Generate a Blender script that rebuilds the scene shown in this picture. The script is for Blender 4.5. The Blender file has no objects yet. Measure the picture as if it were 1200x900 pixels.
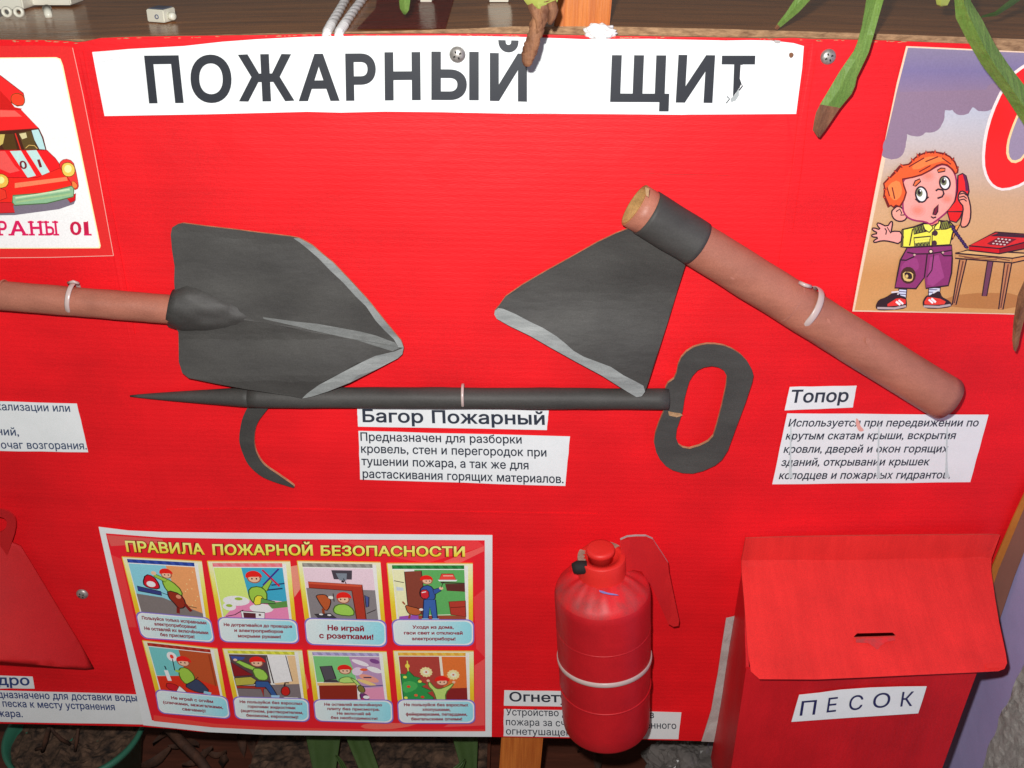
import bpy, bmesh, math, random
import numpy as np
from mathutils import Vector, Matrix, noise
from mathutils.geometry import delaunay_2d_cdt
random.seed(7)
SC = bpy.context.scene
COL = SC.collection

# ------------------------------------------------------------------ camera
F = 1200.0                              # focal length in photo pixels (1200 wide)
n_ = math.sqrt(40**2 + 2250**2 + 1200**2)
Zc = Vector((40, 2250, 1200)) / n_      # world up, in camera axes
Xc = Vector((2250, -40, 0)).normalized()
Yc = Zc.cross(Xc)
R = Matrix((Xc, Yc, Zc))                # camera axes -> world
CAM = Vector((0.0, -0.85, 0.918))
cam = bpy.data.cameras.new('camera'); cam.sensor_width = 36; cam.lens = 36
cam.clip_start = 0.02; cam.clip_end = 50
camo = bpy.data.objects.new('camera', cam); COL.objects.link(camo)
camo.matrix_world = Matrix.Translation(CAM) @ R.to_4x4()
SC.camera = camo
# ------------------------------------------------------------------ light: the camera's own flash and the dim room
world = bpy.data.worlds.new('World'); SC.world = world; world.use_nodes = True
bg = world.node_tree.nodes['Background']
bg.inputs[0].default_value = (1.0, 0.93, 0.85, 1); bg.inputs[1].default_value = 0.115
fl = bpy.data.lights.new('flash', 'SPOT'); fl.energy = 44; fl.shadow_soft_size = 0.009
fl.spot_size = math.radians(140); fl.spot_blend = 0.7; fl.color = (1.0, 0.985, 0.96)
flo = bpy.data.objects.new('flash', fl); COL.objects.link(flo)
flo.matrix_world = Matrix.Translation(CAM + R @ Vector((-0.030, 0.050, 0))) @ (R @ Matrix.Rotation(math.radians(3), 3, 'X')).to_4x4()
SC.view_settings.view_transform = 'Standard'; SC.view_settings.look = 'None'
SC.view_settings.exposure = 0; SC.view_settings.gamma = 1

# ------------------------------------------------------------------ places on the board
def ray(px, py): return R @ Vector((px - 600, 450 - py, -F))
def vp(px, py, y):                       # point on the upright plane at depth y
    d = ray(px, py); return CAM + d * ((y - CAM.y) / d.y)
def hp(px, py, z):                       # point on the level plane at height z
    d = ray(px, py); return CAM + d * ((z - CAM.z) / d.z)
def P(px, py, off=0.0): return vp(px, py, -off)
TH = math.radians(2.5)
XL = vp(90, 50, 0).x; XR = vp(953, 50, 0).x
def B(px, py, off=0.0):                  # on the folded board: side panels lean slightly back
    p = vp(px, py, -off)
    for xf, s in ((XL, -1), (XR, 1)):
        if (p.x - xf) * s > 0:
            n = Vector((s * math.sin(TH), -math.cos(TH), 0)); d = ray(px, py)
            o = Vector((xf, 0, 0)) + n * off
            return CAM + d * ((o - CAM).dot(n) / d.dot(n))
    return p
def scale_at(p): return F / -((R.transposed() @ (p - CAM)).z)    # photo pixels per metre

# ------------------------------------------------------------------ materials
def lin(c):
    return tuple(((v/255/12.92) if v/255 <= 0.04045 else ((v/255+0.055)/1.055)**2.4) for v in c)
def mat(name, c1, c2=None, rough=0.6, scale=12, stretch=(1,1,1), bump=0.0, bscale=None, detail=6, lo=.3, hi=.7, metal=0, spec=0.4, trans=0, flute=0, grain=0.0, coat=0, patch=0):
    m = bpy.data.materials.new(name); m.use_nodes = True
    nt = m.node_tree; L = nt.links; N = nt.nodes; b = N['Principled BSDF']
    b.inputs['Roughness'].default_value = rough; b.inputs['Metallic'].default_value = metal
    b.inputs['Specular IOR Level'].default_value = spec
    b.inputs['Transmission Weight'].default_value = trans
    b.inputs['Coat Weight'].default_value = coat
    tc = N.new('ShaderNodeTexCoord'); mp = N.new('ShaderNodeMapping'); mp.inputs['Scale'].default_value = stretch
    L.new(tc.outputs['Object'], mp.inputs[0])
    no = N.new('ShaderNodeTexNoise'); no.inputs['Scale'].default_value = scale; no.inputs['Detail'].default_value = detail
    no.inputs['Roughness'].default_value = .65
    L.new(mp.outputs[0], no.inputs[0])
    if c2 is None: c2 = tuple(v*.8 for v in c1)
    r = N.new('ShaderNodeValToRGB'); r.color_ramp.elements[0].position = lo; r.color_ramp.elements[1].position = hi
    r.color_ramp.elements[0].color = (*c1, 1); r.color_ramp.elements[1].color = (*c2, 1)
    L.new(no.outputs[0], r.inputs[0]); out = r.outputs[0]
    if grain:
        g = N.new('ShaderNodeTexNoise'); g.inputs['Scale'].default_value = 900; g.inputs['Detail'].default_value = 2
        L.new(tc.outputs['Object'], g.inputs[0])
        mr = N.new('ShaderNodeMapRange'); mr.inputs[1].default_value = .3; mr.inputs[2].default_value = .7
        mr.inputs[3].default_value = 1 - grain; mr.inputs[4].default_value = 1 + grain
        L.new(g.outputs[0], mr.inputs[0])
        mx = N.new('ShaderNodeMix'); mx.data_type = 'RGBA'; mx.blend_type = 'MULTIPLY'; mx.inputs[0].default_value = 1
        L.new(out, mx.inputs[6]); L.new(mr.outputs[0], mx.inputs[7]); out = mx.outputs[2]
    if patch:
        g = N.new('ShaderNodeTexNoise'); g.inputs['Scale'].default_value = patch; g.inputs['Detail'].default_value = 4
        L.new(tc.outputs['Object'], g.inputs[0])
        mr = N.new('ShaderNodeMapRange'); mr.inputs[1].default_value = .3; mr.inputs[2].default_value = .7
        mr.inputs[3].default_value = .84; mr.inputs[4].default_value = 1.08
        L.new(g.outputs[0], mr.inputs[0])
        mx = N.new('ShaderNodeMix'); mx.data_type = 'RGBA'; mx.blend_type = 'MULTIPLY'; mx.inputs[0].default_value = 1
        L.new(out, mx.inputs[6]); L.new(mr.outputs[0], mx.inputs[7]); out = mx.outputs[2]
    L.new(out, b.inputs['Base Color'])
    if bump or flute:
        h = None
        if bump:
            n2 = N.new('ShaderNodeTexNoise'); n2.inputs['Scale'].default_value = bscale or scale*4; n2.inputs['Detail'].default_value = 5
            L.new(mp.outputs[0], n2.inputs[0]); h = n2.outputs[0]
            bu = N.new('ShaderNodeBump'); bu.inputs['Strength'].default_value = bump; bu.inputs['Distance'].default_value = .002
            L.new(h, bu.inputs['Height']); L.new(bu.outputs[0], b.inputs['Normal'])
        if flute:
            wv = N.new('ShaderNodeTexWave'); wv.bands_direction = 'Z' if flute > 0 else 'X'; wv.inputs['Scale'].default_value = 55
            wv.inputs['Distortion'].default_value = 1.2; wv.inputs['Detail'].default_value = 1; wv.inputs['Detail Scale'].default_value = .6
            L.new(tc.outputs['Object'], wv.inputs[0])
            b2 = N.new('ShaderNodeBump'); b2.inputs['Strength'].default_value = abs(flute); b2.inputs['Distance'].default_value = .0006
            L.new(wv.outputs[0], b2.inputs['Height'])
            if bump: L.new(bu.outputs[0], b2.inputs['Normal'])
            L.new(b2.outputs[0], b.inputs['Normal'])
    return m

RED = (0.85, 0.0075, 0.0135); RED2 = (0.72, 0.0058, 0.0115)
M = {}
M['red'] = mat('red_gouache_on_cardboard', RED, RED2, rough=.55, scale=5, stretch=(1,1,6), bump=.14, bscale=160, flute=.085, patch=9, grain=.10, spec=.35)
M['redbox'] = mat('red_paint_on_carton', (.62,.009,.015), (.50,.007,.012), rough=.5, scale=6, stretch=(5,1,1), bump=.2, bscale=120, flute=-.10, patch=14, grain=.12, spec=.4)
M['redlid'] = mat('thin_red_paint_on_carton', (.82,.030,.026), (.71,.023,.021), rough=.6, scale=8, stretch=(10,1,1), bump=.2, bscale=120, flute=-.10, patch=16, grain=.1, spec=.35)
M['redgloss'] = mat('glossy_red_paint_on_bottle', (.58,.010,.016), (.42,.007,.013), rough=.46, scale=14, bump=.55, bscale=30, grain=.08, spec=.5)
M['redneck'] = mat('streaky_red_paint', (.66,.015,.020), (.26,.045,.045), rough=.5, scale=42, stretch=(1,1,.4), bump=.7, bscale=30, grain=.1, lo=.42, hi=.75)
M['rednbr'] = mat('bright_red_card', (.75,.028,.02), (.66,.02,.018), rough=.5, scale=16, bump=.15, grain=.06)
M['redlever'] = mat('dull_red_card', (.62,.014,.015), (.52,.010,.013), rough=.55, scale=16, bump=.15, grain=.08)
M['redbucket'] = mat('red_sprayed_cone', (.50,.012,.014), (.42,.009,.012), rough=.5, scale=8, bump=.25, bscale=30, grain=.12)
M['card'] = mat('bare_cardboard', lin((196,160,120)), lin((150,112,78)), rough=.9, scale=60, stretch=(1,1,1), bump=.4, grain=.15)
M['grey'] = mat('grey_gouache', (.070,.068,.063), (.042,.040,.038), rough=.6, scale=7, stretch=(1.4,1,3.5), bump=.3, bscale=30, detail=9, lo=.28, hi=.72, patch=16, grain=.12, spec=.35)
M['greymid'] = mat('mid_grey_paint', (.20,.21,.205), (.12,.125,.12), rough=.55, scale=16, stretch=(2,1,4), bump=.3, bscale=60, grain=.08)
M['greylt'] = mat('pale_grey_paint', (.33,.35,.34), (.16,.17,.17), rough=.55, scale=16, stretch=(1,1,4), bump=.3, bscale=60, grain=.08)
M['salmon'] = mat('salmon_brown_paint', (.45,.168,.108), (.30,.108,.074), rough=.5, scale=9, stretch=(1,1,2.5), bump=.6, bscale=35, detail=9, lo=.25, hi=.8, patch=28, grain=.1, spec=.45)
M['salmon2'] = mat('worn_salmon_paint', (.50,.20,.14), (.30,.11,.08), rough=.5, scale=20, bump=.4, grain=.1)
M['tubein'] = mat('inside_of_cardboard_tube', lin((208,166,106)), lin((146,108,62)), rough=.8, scale=30, stretch=(1,1,1), bump=.4, grain=.15)
M['tie'] = mat('milky_nylon', (.58,.46,.43), (.48,.37,.35), rough=.3, scale=30, spec=.6)
M['paper'] = mat('white_paper', (.83,.86,.86), (.80,.835,.84), rough=.5, scale=14, grain=.02, bump=.08, bscale=12)
M['papercap'] = mat('caption_paper', (.80,.83,.84), (.74,.775,.785), rough=.6, scale=30, grain=.03, bump=.1, bscale=25)
M['tape'] = mat('torn_paper_tape', (.50,.48,.46), (.36,.33,.31), rough=.45, scale=40, bump=.5, bscale=50, grain=.1)
M['metal'] = mat('worn_zinc', (.50,.48,.45), (.26,.24,.22), rough=.42, scale=300, metal=.6, bump=.05)
M['bluemark'] = mat('pen_mark', lin((170,160,210)), lin((120,110,190)), rough=.5)
M['filler'] = mat('dry_filler', lin((178,150,132)), lin((140,112,98)), rough=.8, scale=80, bump=.5)
M['rededge'] = mat('painted_carton_edge', (.62,.06,.045), (.45,.04,.03), rough=.7, scale=60)
M['dark'] = mat('black_recess', (.01,.01,.01), (.015,.012,.012), rough=.8)
M['pine'] = mat('varnished_pine', lin((206,120,48)), lin((168,82,26)), rough=.3, scale=9, stretch=(14,14,.7), bump=.15, lo=.35, hi=.65, coat=.3, grain=.05)
M['table'] = mat('brown_varnished_tabletop', lin((186,122,68)), lin((124,76,42)), rough=.22, scale=5, stretch=(1.2,9,1), bump=.12, bscale=30, grain=.12, spec=.25)
M['tablered'] = mat('tabletop_red_reflection', lin((184,64,46)), lin((150,56,38)), rough=.22, scale=8, stretch=(1.2,6,1), bump=.12, bscale=30, grain=.12, spec=.25)  # tabletop grain tinted red, a reflection put into the colour
M['chip'] = mat('raw_chipboard_edge', lin((176,140,104)), lin((112,82,58)), rough=.9, scale=160, stretch=(.6,1,2), bump=.6, bscale=200, lo=.35, hi=.68)
M['ivory'] = mat('ivory_plastic', (.78,.77,.66), (.7,.69,.58), rough=.3, scale=20, spec=.5)
M['bluegrey'] = mat('blue_grey_plastic', (.14,.16,.24), (.10,.11,.17), rough=.4, scale=60)
M['rope'] = mat('white_cord', (.86,.85,.84), (.74,.72,.72), rough=.85, scale=300, bump=.1)
M['leaf'] = mat('green_strap_leaf', (.10,.20,.035), (.17,.27,.06), rough=.5, scale=4, stretch=(26,26,1.4), bump=.5, bscale=12, grain=.16, spec=.3)
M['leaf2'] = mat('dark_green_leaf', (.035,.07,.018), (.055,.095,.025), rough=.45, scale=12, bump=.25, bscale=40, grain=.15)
M['leaftip'] = mat('withered_leaf', lin((138,94,66)), lin((84,52,38)), rough=.75, scale=30, stretch=(3,1,1), bump=.7, bscale=60, grain=.15)
M['leafyel'] = mat('yellowing_leaf', (.38,.42,.09), (.26,.34,.07), rough=.5, scale=20, bump=.2)
M['root'] = mat('dried_brown_stem', lin((150,104,72)), lin((92,56,38)), rough=.75, scale=35, stretch=(4,4,1), bump=.9, bscale=30, lo=.35, hi=.65, grain=.12)
M['lilac'] = mat('lilac_painted_wall', (.52,.47,.82), (.45,.40,.72), rough=.45, scale=6, bump=.2, bscale=40, grain=.06)
M['plaster'] = mat('rough_grey_plaster', (.90,.90,.84), (.62,.62,.58), rough=.8, scale=60, bump=.9, bscale=110, grain=.15)
M['woodedge'] = mat('brown_board_edge', lin((140,92,74)), lin((112,72,58)), rough=.6, scale=10, stretch=(1,1,.3), bump=.2)
M['ochre'] = mat('ochre_strip', lin((190,120,40)), lin((160,92,30)), rough=.6, scale=20)
M['soil'] = mat('dry_potting_soil', lin((98,74,58)), lin((28,20,17)), rough=.95, scale=70, bump=1, bscale=120, lo=.35, hi=.65)
M['pot'] = mat('green_plastic_pot', (.035,.16,.10), (.03,.13,.085), rough=.35, scale=20)
M['shelf'] = mat('dark_red_brown_shelf', lin((96,52,38)), lin((66,36,27)), rough=.45, scale=9, stretch=(1,8,1), bump=.2)
M['litter'] = mat('dead_leaf', lin((84,52,36)), lin((38,24,18)), rough=.8, scale=40, bump=.6)
M['bag'] = mat('clear_crumpled_film', (.16,.14,.13), (.10,.09,.085), rough=.12, scale=30, spec=.8)
pm = bpy.data.materials.new('printed_ink'); pm.use_nodes = True
_b = pm.node_tree.nodes['Principled BSDF']; _b.inputs['Roughness'].default_value = .38; _b.inputs['Specular IOR Level'].default_value = .45
_a = pm.node_tree.nodes.new('ShaderNodeVertexColor'); _a.layer_name = 'ink'
_g = pm.node_tree.nodes.new('ShaderNodeTexNoise'); _g.inputs['Scale'].default_value = 700
_tc = pm.node_tree.nodes.new('ShaderNodeTexCoord'); pm.node_tree.links.new(_tc.outputs['Object'], _g.inputs[0])
_r = pm.node_tree.nodes.new('ShaderNodeMapRange'); _r.inputs[3].default_value = .86; _r.inputs[4].default_value = 1.14
_x = pm.node_tree.nodes.new('ShaderNodeMix'); _x.data_type = 'RGBA'; _x.blend_type = 'MULTIPLY'; _x.inputs[0].default_value = 1
pm.node_tree.links.new(_g.outputs[0], _r.inputs[0]); pm.node_tree.links.new(_a.outputs[0], _x.inputs[6])
pm.node_tree.links.new(_r.outputs[0], _x.inputs[7]); pm.node_tree.links.new(_x.outputs[2], _b.inputs['Base Color'])
M['ink'] = pm

# ------------------------------------------------------------------ object helpers
def tag(o, label=None, cat=None, group=None, kind=None):
    for k, v in (('label', label), ('category', cat), ('group', group), ('kind', kind)):
        if v: o[k] = v
    return o
def link(name, me, mats, parent=None, smooth=False):
    for m in (mats if isinstance(mats, (list, tuple)) else [mats]): me.materials.append(M[m])
    if smooth:
        for p in me.polygons: p.use_smooth = True
    o = bpy.data.objects.new(name, me); COL.objects.link(o)
    if parent:
        o.parent = parent; o.matrix_parent_inverse = parent.matrix_world.inverted()
    return o
def empty(name, loc, label, cat, group=None):
    o = bpy.data.objects.new(name, None); COL.objects.link(o); o.location = loc
    o.matrix_world = Matrix.Translation(loc); o.empty_display_size = .02
    return tag(o, label, cat, group)
def bm_obj(name, bm, mats, parent=None, smooth=False, recalc=True):
    if recalc: bmesh.ops.recalc_face_normals(bm, faces=bm.faces)
    me = bpy.data.meshes.new(name); bm.to_mesh(me); bm.free()
    return link(name, me, mats, parent, smooth)
def inside(x, y, loops):
    c = False
    for l in loops:
        j = len(l) - 1
        for i in range(len(l)):
            if (l[i][1] > y) != (l[j][1] > y) and x < (l[j][0]-l[i][0])*(y-l[i][1])/(l[j][1]-l[i][1])+l[i][0]: c = not c
            j = i
    return c
def smooth_loop(l, n=1):
    for _ in range(n):
        r = []
        for i in range(len(l)):
            a, b = l[i], l[(i+1) % len(l)]
            r += [(a[0]*.75+b[0]*.25, a[1]*.75+b[1]*.25), (a[0]*.25+b[0]*.75, a[1]*.25+b[1]*.75)]
        l = r
    return l
def sheet(name, outline, mats, off=lambda x, y: 0.002, thick=.002, holes=(), creases=(), zones=(), grid=0, surf=P, parent=None, smooth=False, jitter=0):
    """a flat piece cut along an outline drawn on the board, bent by off(x, y), with real thickness.
       mats = [face, edge, zone materials...]; zones = [(polygon, material index)]"""
    loops = [outline] + list(holes)
    V = []; E = []
    for l in loops:
        k = len(V); V += [Vector(p) for p in l]; E += [(k+i, k+(i+1) % len(l)) for i in range(len(l))]
    for c in creases:
        k = len(V); V += [Vector(p) for p in c]; E += [(k+i, k+i+1) for i in range(len(c)-1)]
    for z, _ in zones:
        k = len(V); V += [Vector(p) for p in z]; E += [(k+i, k+(i+1) % len(z)) for i in range(len(z))]
    if grid:
        xs = [p[0] for p in outline]; ys = [p[1] for p in outline]
        y = min(ys) + grid*.5
        while y < max(ys):
            x = min(xs) + grid*.5
            while x < max(xs):
                if inside(x, y, loops): V.append(Vector((x + random.uniform(-.2, .2)*grid, y + random.uniform(-.2, .2)*grid)))
                x += grid
            y += grid
    v2, e2, f2, ov, oe, of = delaunay_2d_cdt(V, E, [], 0, 1e-4)
    bm = bmesh.new()
    front = []; back = []
    for v in v2:
        o = off(v.x, v.y)
        if jitter: o += jitter*noise.noise(Vector((v.x*.05, v.y*.05, 3)))
        front.append(bm.verts.new(surf(v.x, v.y, o)))
    for v, f in zip(v2, front):
        back.append(bm.verts.new(f.co + Vector((0, thick, 0))))
    used = {}
    for f in f2:
        cx = sum(v2[i].x for i in f)/len(f); cy = sum(v2[i].y for i in f)/len(f)
        if not inside(cx, cy, loops): continue
        a = bm.faces.new([front[i] for i in f]); bm.faces.new([back[i] for i in reversed(f)]).material_index = 1
        for z, mi in zones:
            if inside(cx, cy, [z]): a.material_index = mi
        for i in range(len(f)):
            e = (f[i], f[(i+1) % len(f)])
            if (e[1], e[0]) in used: used.pop((e[1], e[0]))
            else: used[e] = 1
    for a, b in used:
        bm.faces.new([front[b], front[a], back[a], back[b]]).material_index = 1
    for v in [v for v in bm.verts if not v.link_faces]: bm.verts.remove(v)
    return bm_obj(name, bm, mats, parent, smooth)
def tube(name, pts, radii, mats, parent=None, seg=24, caps=True, smooth=True, wob=0, squash=1.0):
    """a swept round tube through 3D points"""
    bm = bmesh.new(); rings = []
    up0 = Vector((0, -1, 0))
    for i, p in enumerate(pts):
        d = (pts[min(i+1, len(pts)-1)] - pts[max(i-1, 0)]).normalized()
        u = (up0 - d*up0.dot(d))
        if u.length < .05: u = Vector((0, 0, 1)) - d*d.z
        u.normalize(); w = d.cross(u)
        ring = []
        for k in range(seg):
            a = 2*math.pi*k/seg; r = radii[i] if isinstance(radii, (list, tuple)) else radii
            r *= 1 + wob*noise.noise(Vector((i*.7, math.cos(a)*1.3, math.sin(a)*1.3)))
            ring.append(bm.verts.new(p + u*math.cos(a)*r*squash + w*math.sin(a)*r))
        rings.append(ring)
    for a, b in zip(rings, rings[1:]):
        for k in range(seg): bm.faces.new([a[k], a[(k+1) % seg], b[(k+1) % seg], b[k]])
    if caps: bm.faces.new(rings[0][::-1]); bm.faces.new(rings[-1])
    return bm_obj(name, bm, mats, parent, smooth)
def along(a, b, n): return [a.lerp(b, i/(n-1)) for i in range(n)]
def torus(name, c, axis, R_, r, m, parent=None, seg=48, s2=8, squash=1.6, extra=None):
    axis = axis.normalized(); u = axis.orthogonal().normalized(); w = axis.cross(u)
    bm = bmesh.new(); rings = []
    for i in range(seg):
        a = 2*math.pi*i/seg; d = u*math.cos(a)+w*math.sin(a)
        rings.append([bm.verts.new(c + d*(R_ + r*math.cos(t)) + axis*(r*squash*math.sin(t))) for t in [2*math.pi*k/s2 for k in range(s2)]])
    for i in range(seg):
        a, b = rings[i], rings[(i+1) % seg]
        for k in range(s2): bm.faces.new([a[k], a[(k+1) % s2], b[(k+1) % s2], b[k]])
    return bm_obj(name, bm, m, parent, True)
def lathe(name, c, prof, mats, parent=None, seg=64, wob=0):
    bm = bmesh.new(); rings = []
    for r, z in prof:
        rings.append([bm.verts.new((c[0]+math.cos(2*math.pi*k/seg)*r*(1+wob*noise.noise(Vector((math.cos(2*math.pi*k/seg)*2, math.sin(2*math.pi*k/seg)*2, z*14)))), c[1]+math.sin(2*math.pi*k/seg)*r, z)) for k in range(seg)])
    for a, b in zip(rings, rings[1:]):
        for k in range(seg): bm.faces.new([a[k], a[(k+1) % seg], b[(k+1) % seg], b[k]])
    if prof[0][0] > 1e-4: bm.faces.new(rings[0])
    if prof[-1][0] > 1e-4: bm.faces.new(rings[-1])
    return bm_obj(name, bm, mats, parent, True)
def hexa(name, c8, mats, parent=None, bevel=0, smooth=False):
    bm = bmesh.new(); v = [bm.verts.new(p) for p in c8]
    for f in ((0,1,2,3),(7,6,5,4),(0,4,5,1),(1,5,6,2),(2,6,7,3),(3,7,4,0)): bm.faces.new([v[i] for i in f])
    if bevel: bmesh.ops.bevel(bm, geom=list(bm.edges), offset=bevel, segments=2, affect='EDGES')
    return bm_obj(name, bm, mats, parent, smooth)
def box(name, lo, hi, mats, parent=None, bevel=0):
    x0, y0, z0 = lo; x1, y1, z1 = hi
    return hexa(name, [Vector(p) for p in ((x0,y0,z0),(x1,y0,z0),(x1,y1,z0),(x0,y1,z0),(x0,y0,z1),(x1,y0,z1),(x1,y1,z1),(x0,y1,z1))], mats, parent, bevel)

# ------------------------------------------------------------------ glyphs and flat print
_gc = {}
def _loops(s, bold):
    cu = bpy.data.curves.new('glyph', 'FONT'); cu.body = s; cu.fill_mode = 'NONE'; cu.resolution_u = 3
    o = bpy.data.objects.new('glyph', cu); me = bpy.data.meshes.new_from_object(o)
    nxt = {}
    for e in me.edges: nxt.setdefault(e.vertices[0], []).append(e.vertices[1])
    co = [(v.co.x, v.co.y) for v in me.vertices]
    seen = set(); loops = []
    for s0 in list(nxt):
        if s0 in seen: continue
        l = []; a = s0
        while a not in seen:
            seen.add(a); l.append(co[a]); n = [b for b in nxt.get(a, []) if b not in seen]
            if not n: break
            a = n[0]
        if len(l) > 2: loops.append(l)
    bpy.data.objects.remove(o); bpy.data.curves.remove(cu); bpy.data.meshes.remove(me)
    if bold:
        ar = sum(l[i-1][0]*l[i][1]-l[i][0]*l[i-1][1] for l in loops[:] for i in range(len(l)))
        sg = 1 if ar > 0 else -1; res = []
        for l in loops:
            l = [p for i, p in enumerate(l) if math.hypot(p[0]-l[i-1][0], p[1]-l[i-1][1]) > 1e-5]; q = []
            for i, p in enumerate(l):
                a, b = l[i-1], l[(i+1) % len(l)]
                d0 = Vector((p[0]-a[0], p[1]-a[1])).normalized(); d1 = Vector((b[0]-p[0], b[1]-p[1])).normalized()
                n0 = Vector((d0.y, -d0.x)); n1 = Vector((d1.y, -d1.x)); m = n0+n1
                m = m/max(m.length_squared/2, .6) if m.length > .1 else n0
                q.append((p[0]+m.x*bold*sg, p[1]+m.y*bold*sg))
            res.append(q)
        loops = res
    return loops
def wind(x, y, loops):
    w = 0
    for l in loops:
        for i in range(len(l)):
            x0, y0 = l[i-1]; x1, y1 = l[i]
            if y0 <= y < y1 and (x1-x0)*(y-y0)-(x-x0)*(y1-y0) > 0: w += 1
            elif y1 <= y < y0 and (x1-x0)*(y-y0)-(x-x0)*(y1-y0) < 0: w -= 1
    return w
def glyph(ch, bold):
    k = (ch, bold)
    if k in _gc: return _gc[k]
    if ch == ' ': adv = .30; tr = ([], [])
    else:
        lp = _loops(ch, bold)
        lone = max(p[0] for l in _loops('|', 0) for p in l)
        adv = max(p[0] for l in _loops(ch+'|', 0) for p in l) - lone
        V = []; E = []
        for l in lp:
            q = len(V); V += [Vector(p) for p in l]; E += [(q+i, q+(i+1) % len(l)) for i in range(len(l))]
        v2, e2, f2, *_ = delaunay_2d_cdt(V, E, [], 0, 1e-5)
        tr = ([(v.x, v.y) for v in v2], [f for f in f2 if wind(sum(v2[i].x for i in f)/3, sum(v2[i].y for i in f)/3, lp) != 0])
    _gc[k] = (adv, tr); return _gc[k]
CAPH = .727
class Art:
    """flat print: filled shapes in layers a few hundredths of a millimetre apart, one mesh"""
    def __init__(s, surf=B, base=.0012, step=.000012):
        s.gain = 1.25; s.lw = 1.0; s.surf = surf; s.base = base; s.step = step; s.k = 0; s.V = []; s.Fc = []; s.C = []; s.f = lambda x, y: (x, y)
    def add(s, vs, fs, cols):
        q = len(s.V)
        for x, y in vs:
            X, Y = s.f(x, y); s.V.append(s.surf(X, Y, s.base + s.k*s.step))
        for f in fs:
            s.Fc.append(tuple(q+i for i in f)); s.C.append([cols(vs[i]) if callable(cols) else cols for i in f])
    def poly(s, pts, col, sm=0):
        if sm: pts = smooth_loop(pts, sm)
        if not callable(col): col = lin(col)
        v2, e2, f2, *_ = delaunay_2d_cdt([Vector(p) for p in pts], [(i, (i+1) % len(pts)) for i in range(len(pts))], [], 0, 1e-5)
        vs = [(v.x, v.y) for v in v2]
        fs = [f for f in f2 if inside(sum(vs[i][0] for i in f)/3, sum(vs[i][1] for i in f)/3, [pts])]
        s.add(vs, fs, col); s.k += 1
    def out(s, pts, col, lc=(40,25,30), w=.8, sm=0):
        if sm: pts = smooth_loop(pts, sm)
        s.poly(pts, col); s.line(list(pts)+[pts[0]], lc, w)
    def ell(s, cx, cy, rx, ry, col, rot=0, n=20, lc=None, w=.8):
        c, d = math.cos(rot), math.sin(rot)
        pts = [(cx+rx*math.cos(a)*c-ry*math.sin(a)*d, cy+rx*math.cos(a)*d+ry*math.sin(a)*c) for a in [2*math.pi*i/n for i in range(n)]]
        s.poly(pts, col)
        if lc: s.line(pts+[pts[0]], lc, w)
    def line(s, pts, col, w=1.0, sm=0):
        col = lin(col); vs = []; fs = []; w = w*s.lw
        for i, p in enumerate(pts):
            a = pts[max(i-1, 0)]; b = pts[min(i+1, len(pts)-1)]
            if i in (0, len(pts)-1) and pts[0] == pts[-1]: a, b = pts[-2], pts[1]
            dx, dy = b[0]-a[0], b[1]-a[1]; L = math.hypot(dx, dy) or 1
            vs += [(p[0]-dy/L*w/2, p[1]+dx/L*w/2), (p[0]+dy/L*w/2, p[1]-dx/L*w/2)]
        for i in range(len(pts)-1): fs.append((2*i, 2*i+1, 2*i+3, 2*i+2))
        s.add(vs, fs, col); s.k += 1
    def grad(s, quad, cols, n=12, m=1):
        """quad tl tr br bl, colours blending top to bottom"""
        cl = [lin(c) for c in cols]; tl, tr, br, bl = quad
        def L(a, b, t): return (a[0]+(b[0]-a[0])*t, a[1]+(b[1]-a[1])*t)
        def cc(t):
            t *= len(cl)-1; i = min(int(t), len(cl)-2); t -= i
            return tuple(cl[i][j]+(cl[i+1][j]-cl[i][j])*t for j in range(3))
        for i in range(n):
            t0, t1 = i/n, (i+1)/n
            for j in range(m):
                u0, u1 = j/m, (j+1)/m
                a, b = L(tl, bl, t0), L(tr, br, t0); c, d = L(tl, bl, t1), L(tr, br, t1)
                vs = [L(a, b, u0), L(a, b, u1), L(c, d, u1), L(c, d, u0)]
                q = len(s.V)
                for x, y in vs:
                    X, Y = s.f(x, y); s.V.append(s.surf(X, Y, s.base+s.k*s.step))
                s.Fc.append((q, q+1, q+2, q+3)); s.C.append([cc(t0), cc(t0), cc(t1), cc(t1)])
        s.k += 1
    def text(s, string, p0, p1, up, col, bold=0.0, col2=None):
        """baseline from p0 to p1, capitals as tall as the vector up"""
        x = 0; items = []
        for ch in string:
            adv, tr = glyph(ch, bold); items.append((x, tr)); x += adv
        lo = min(q[0]+xo for xo, tr in items if tr[0] for q in tr[0][:] ); hi = max(q[0]+xo for xo, tr in items for q in tr[0])
        c1 = lin(col); c2 = lin(col2) if col2 else None
        for xo, (vs, fs) in items:
            if not vs: continue
            pts = []; hh = []
            for gx, gy in vs:
                t = (gx+xo-lo)/(hi-lo); h = gy/CAPH
                pts.append((p0[0]+(p1[0]-p0[0])*t+up[0]*h, p0[1]+(p1[1]-p0[1])*t+up[1]*h)); hh.append(h)
            q = len(s.V)
            for X, Y in pts:
                X, Y = s.f(X, Y); s.V.append(s.surf(X, Y, s.base+s.k*s.step))
            for f in fs:
                s.Fc.append(tuple(q+i for i in f))
                s.C.append([c1 if not c2 else tuple(c1[j]*(1-min(max(hh[i],0),1))+c2[j]*min(max(hh[i],0),1) for j in range(3)) for i in f])
        s.k += 1
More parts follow.
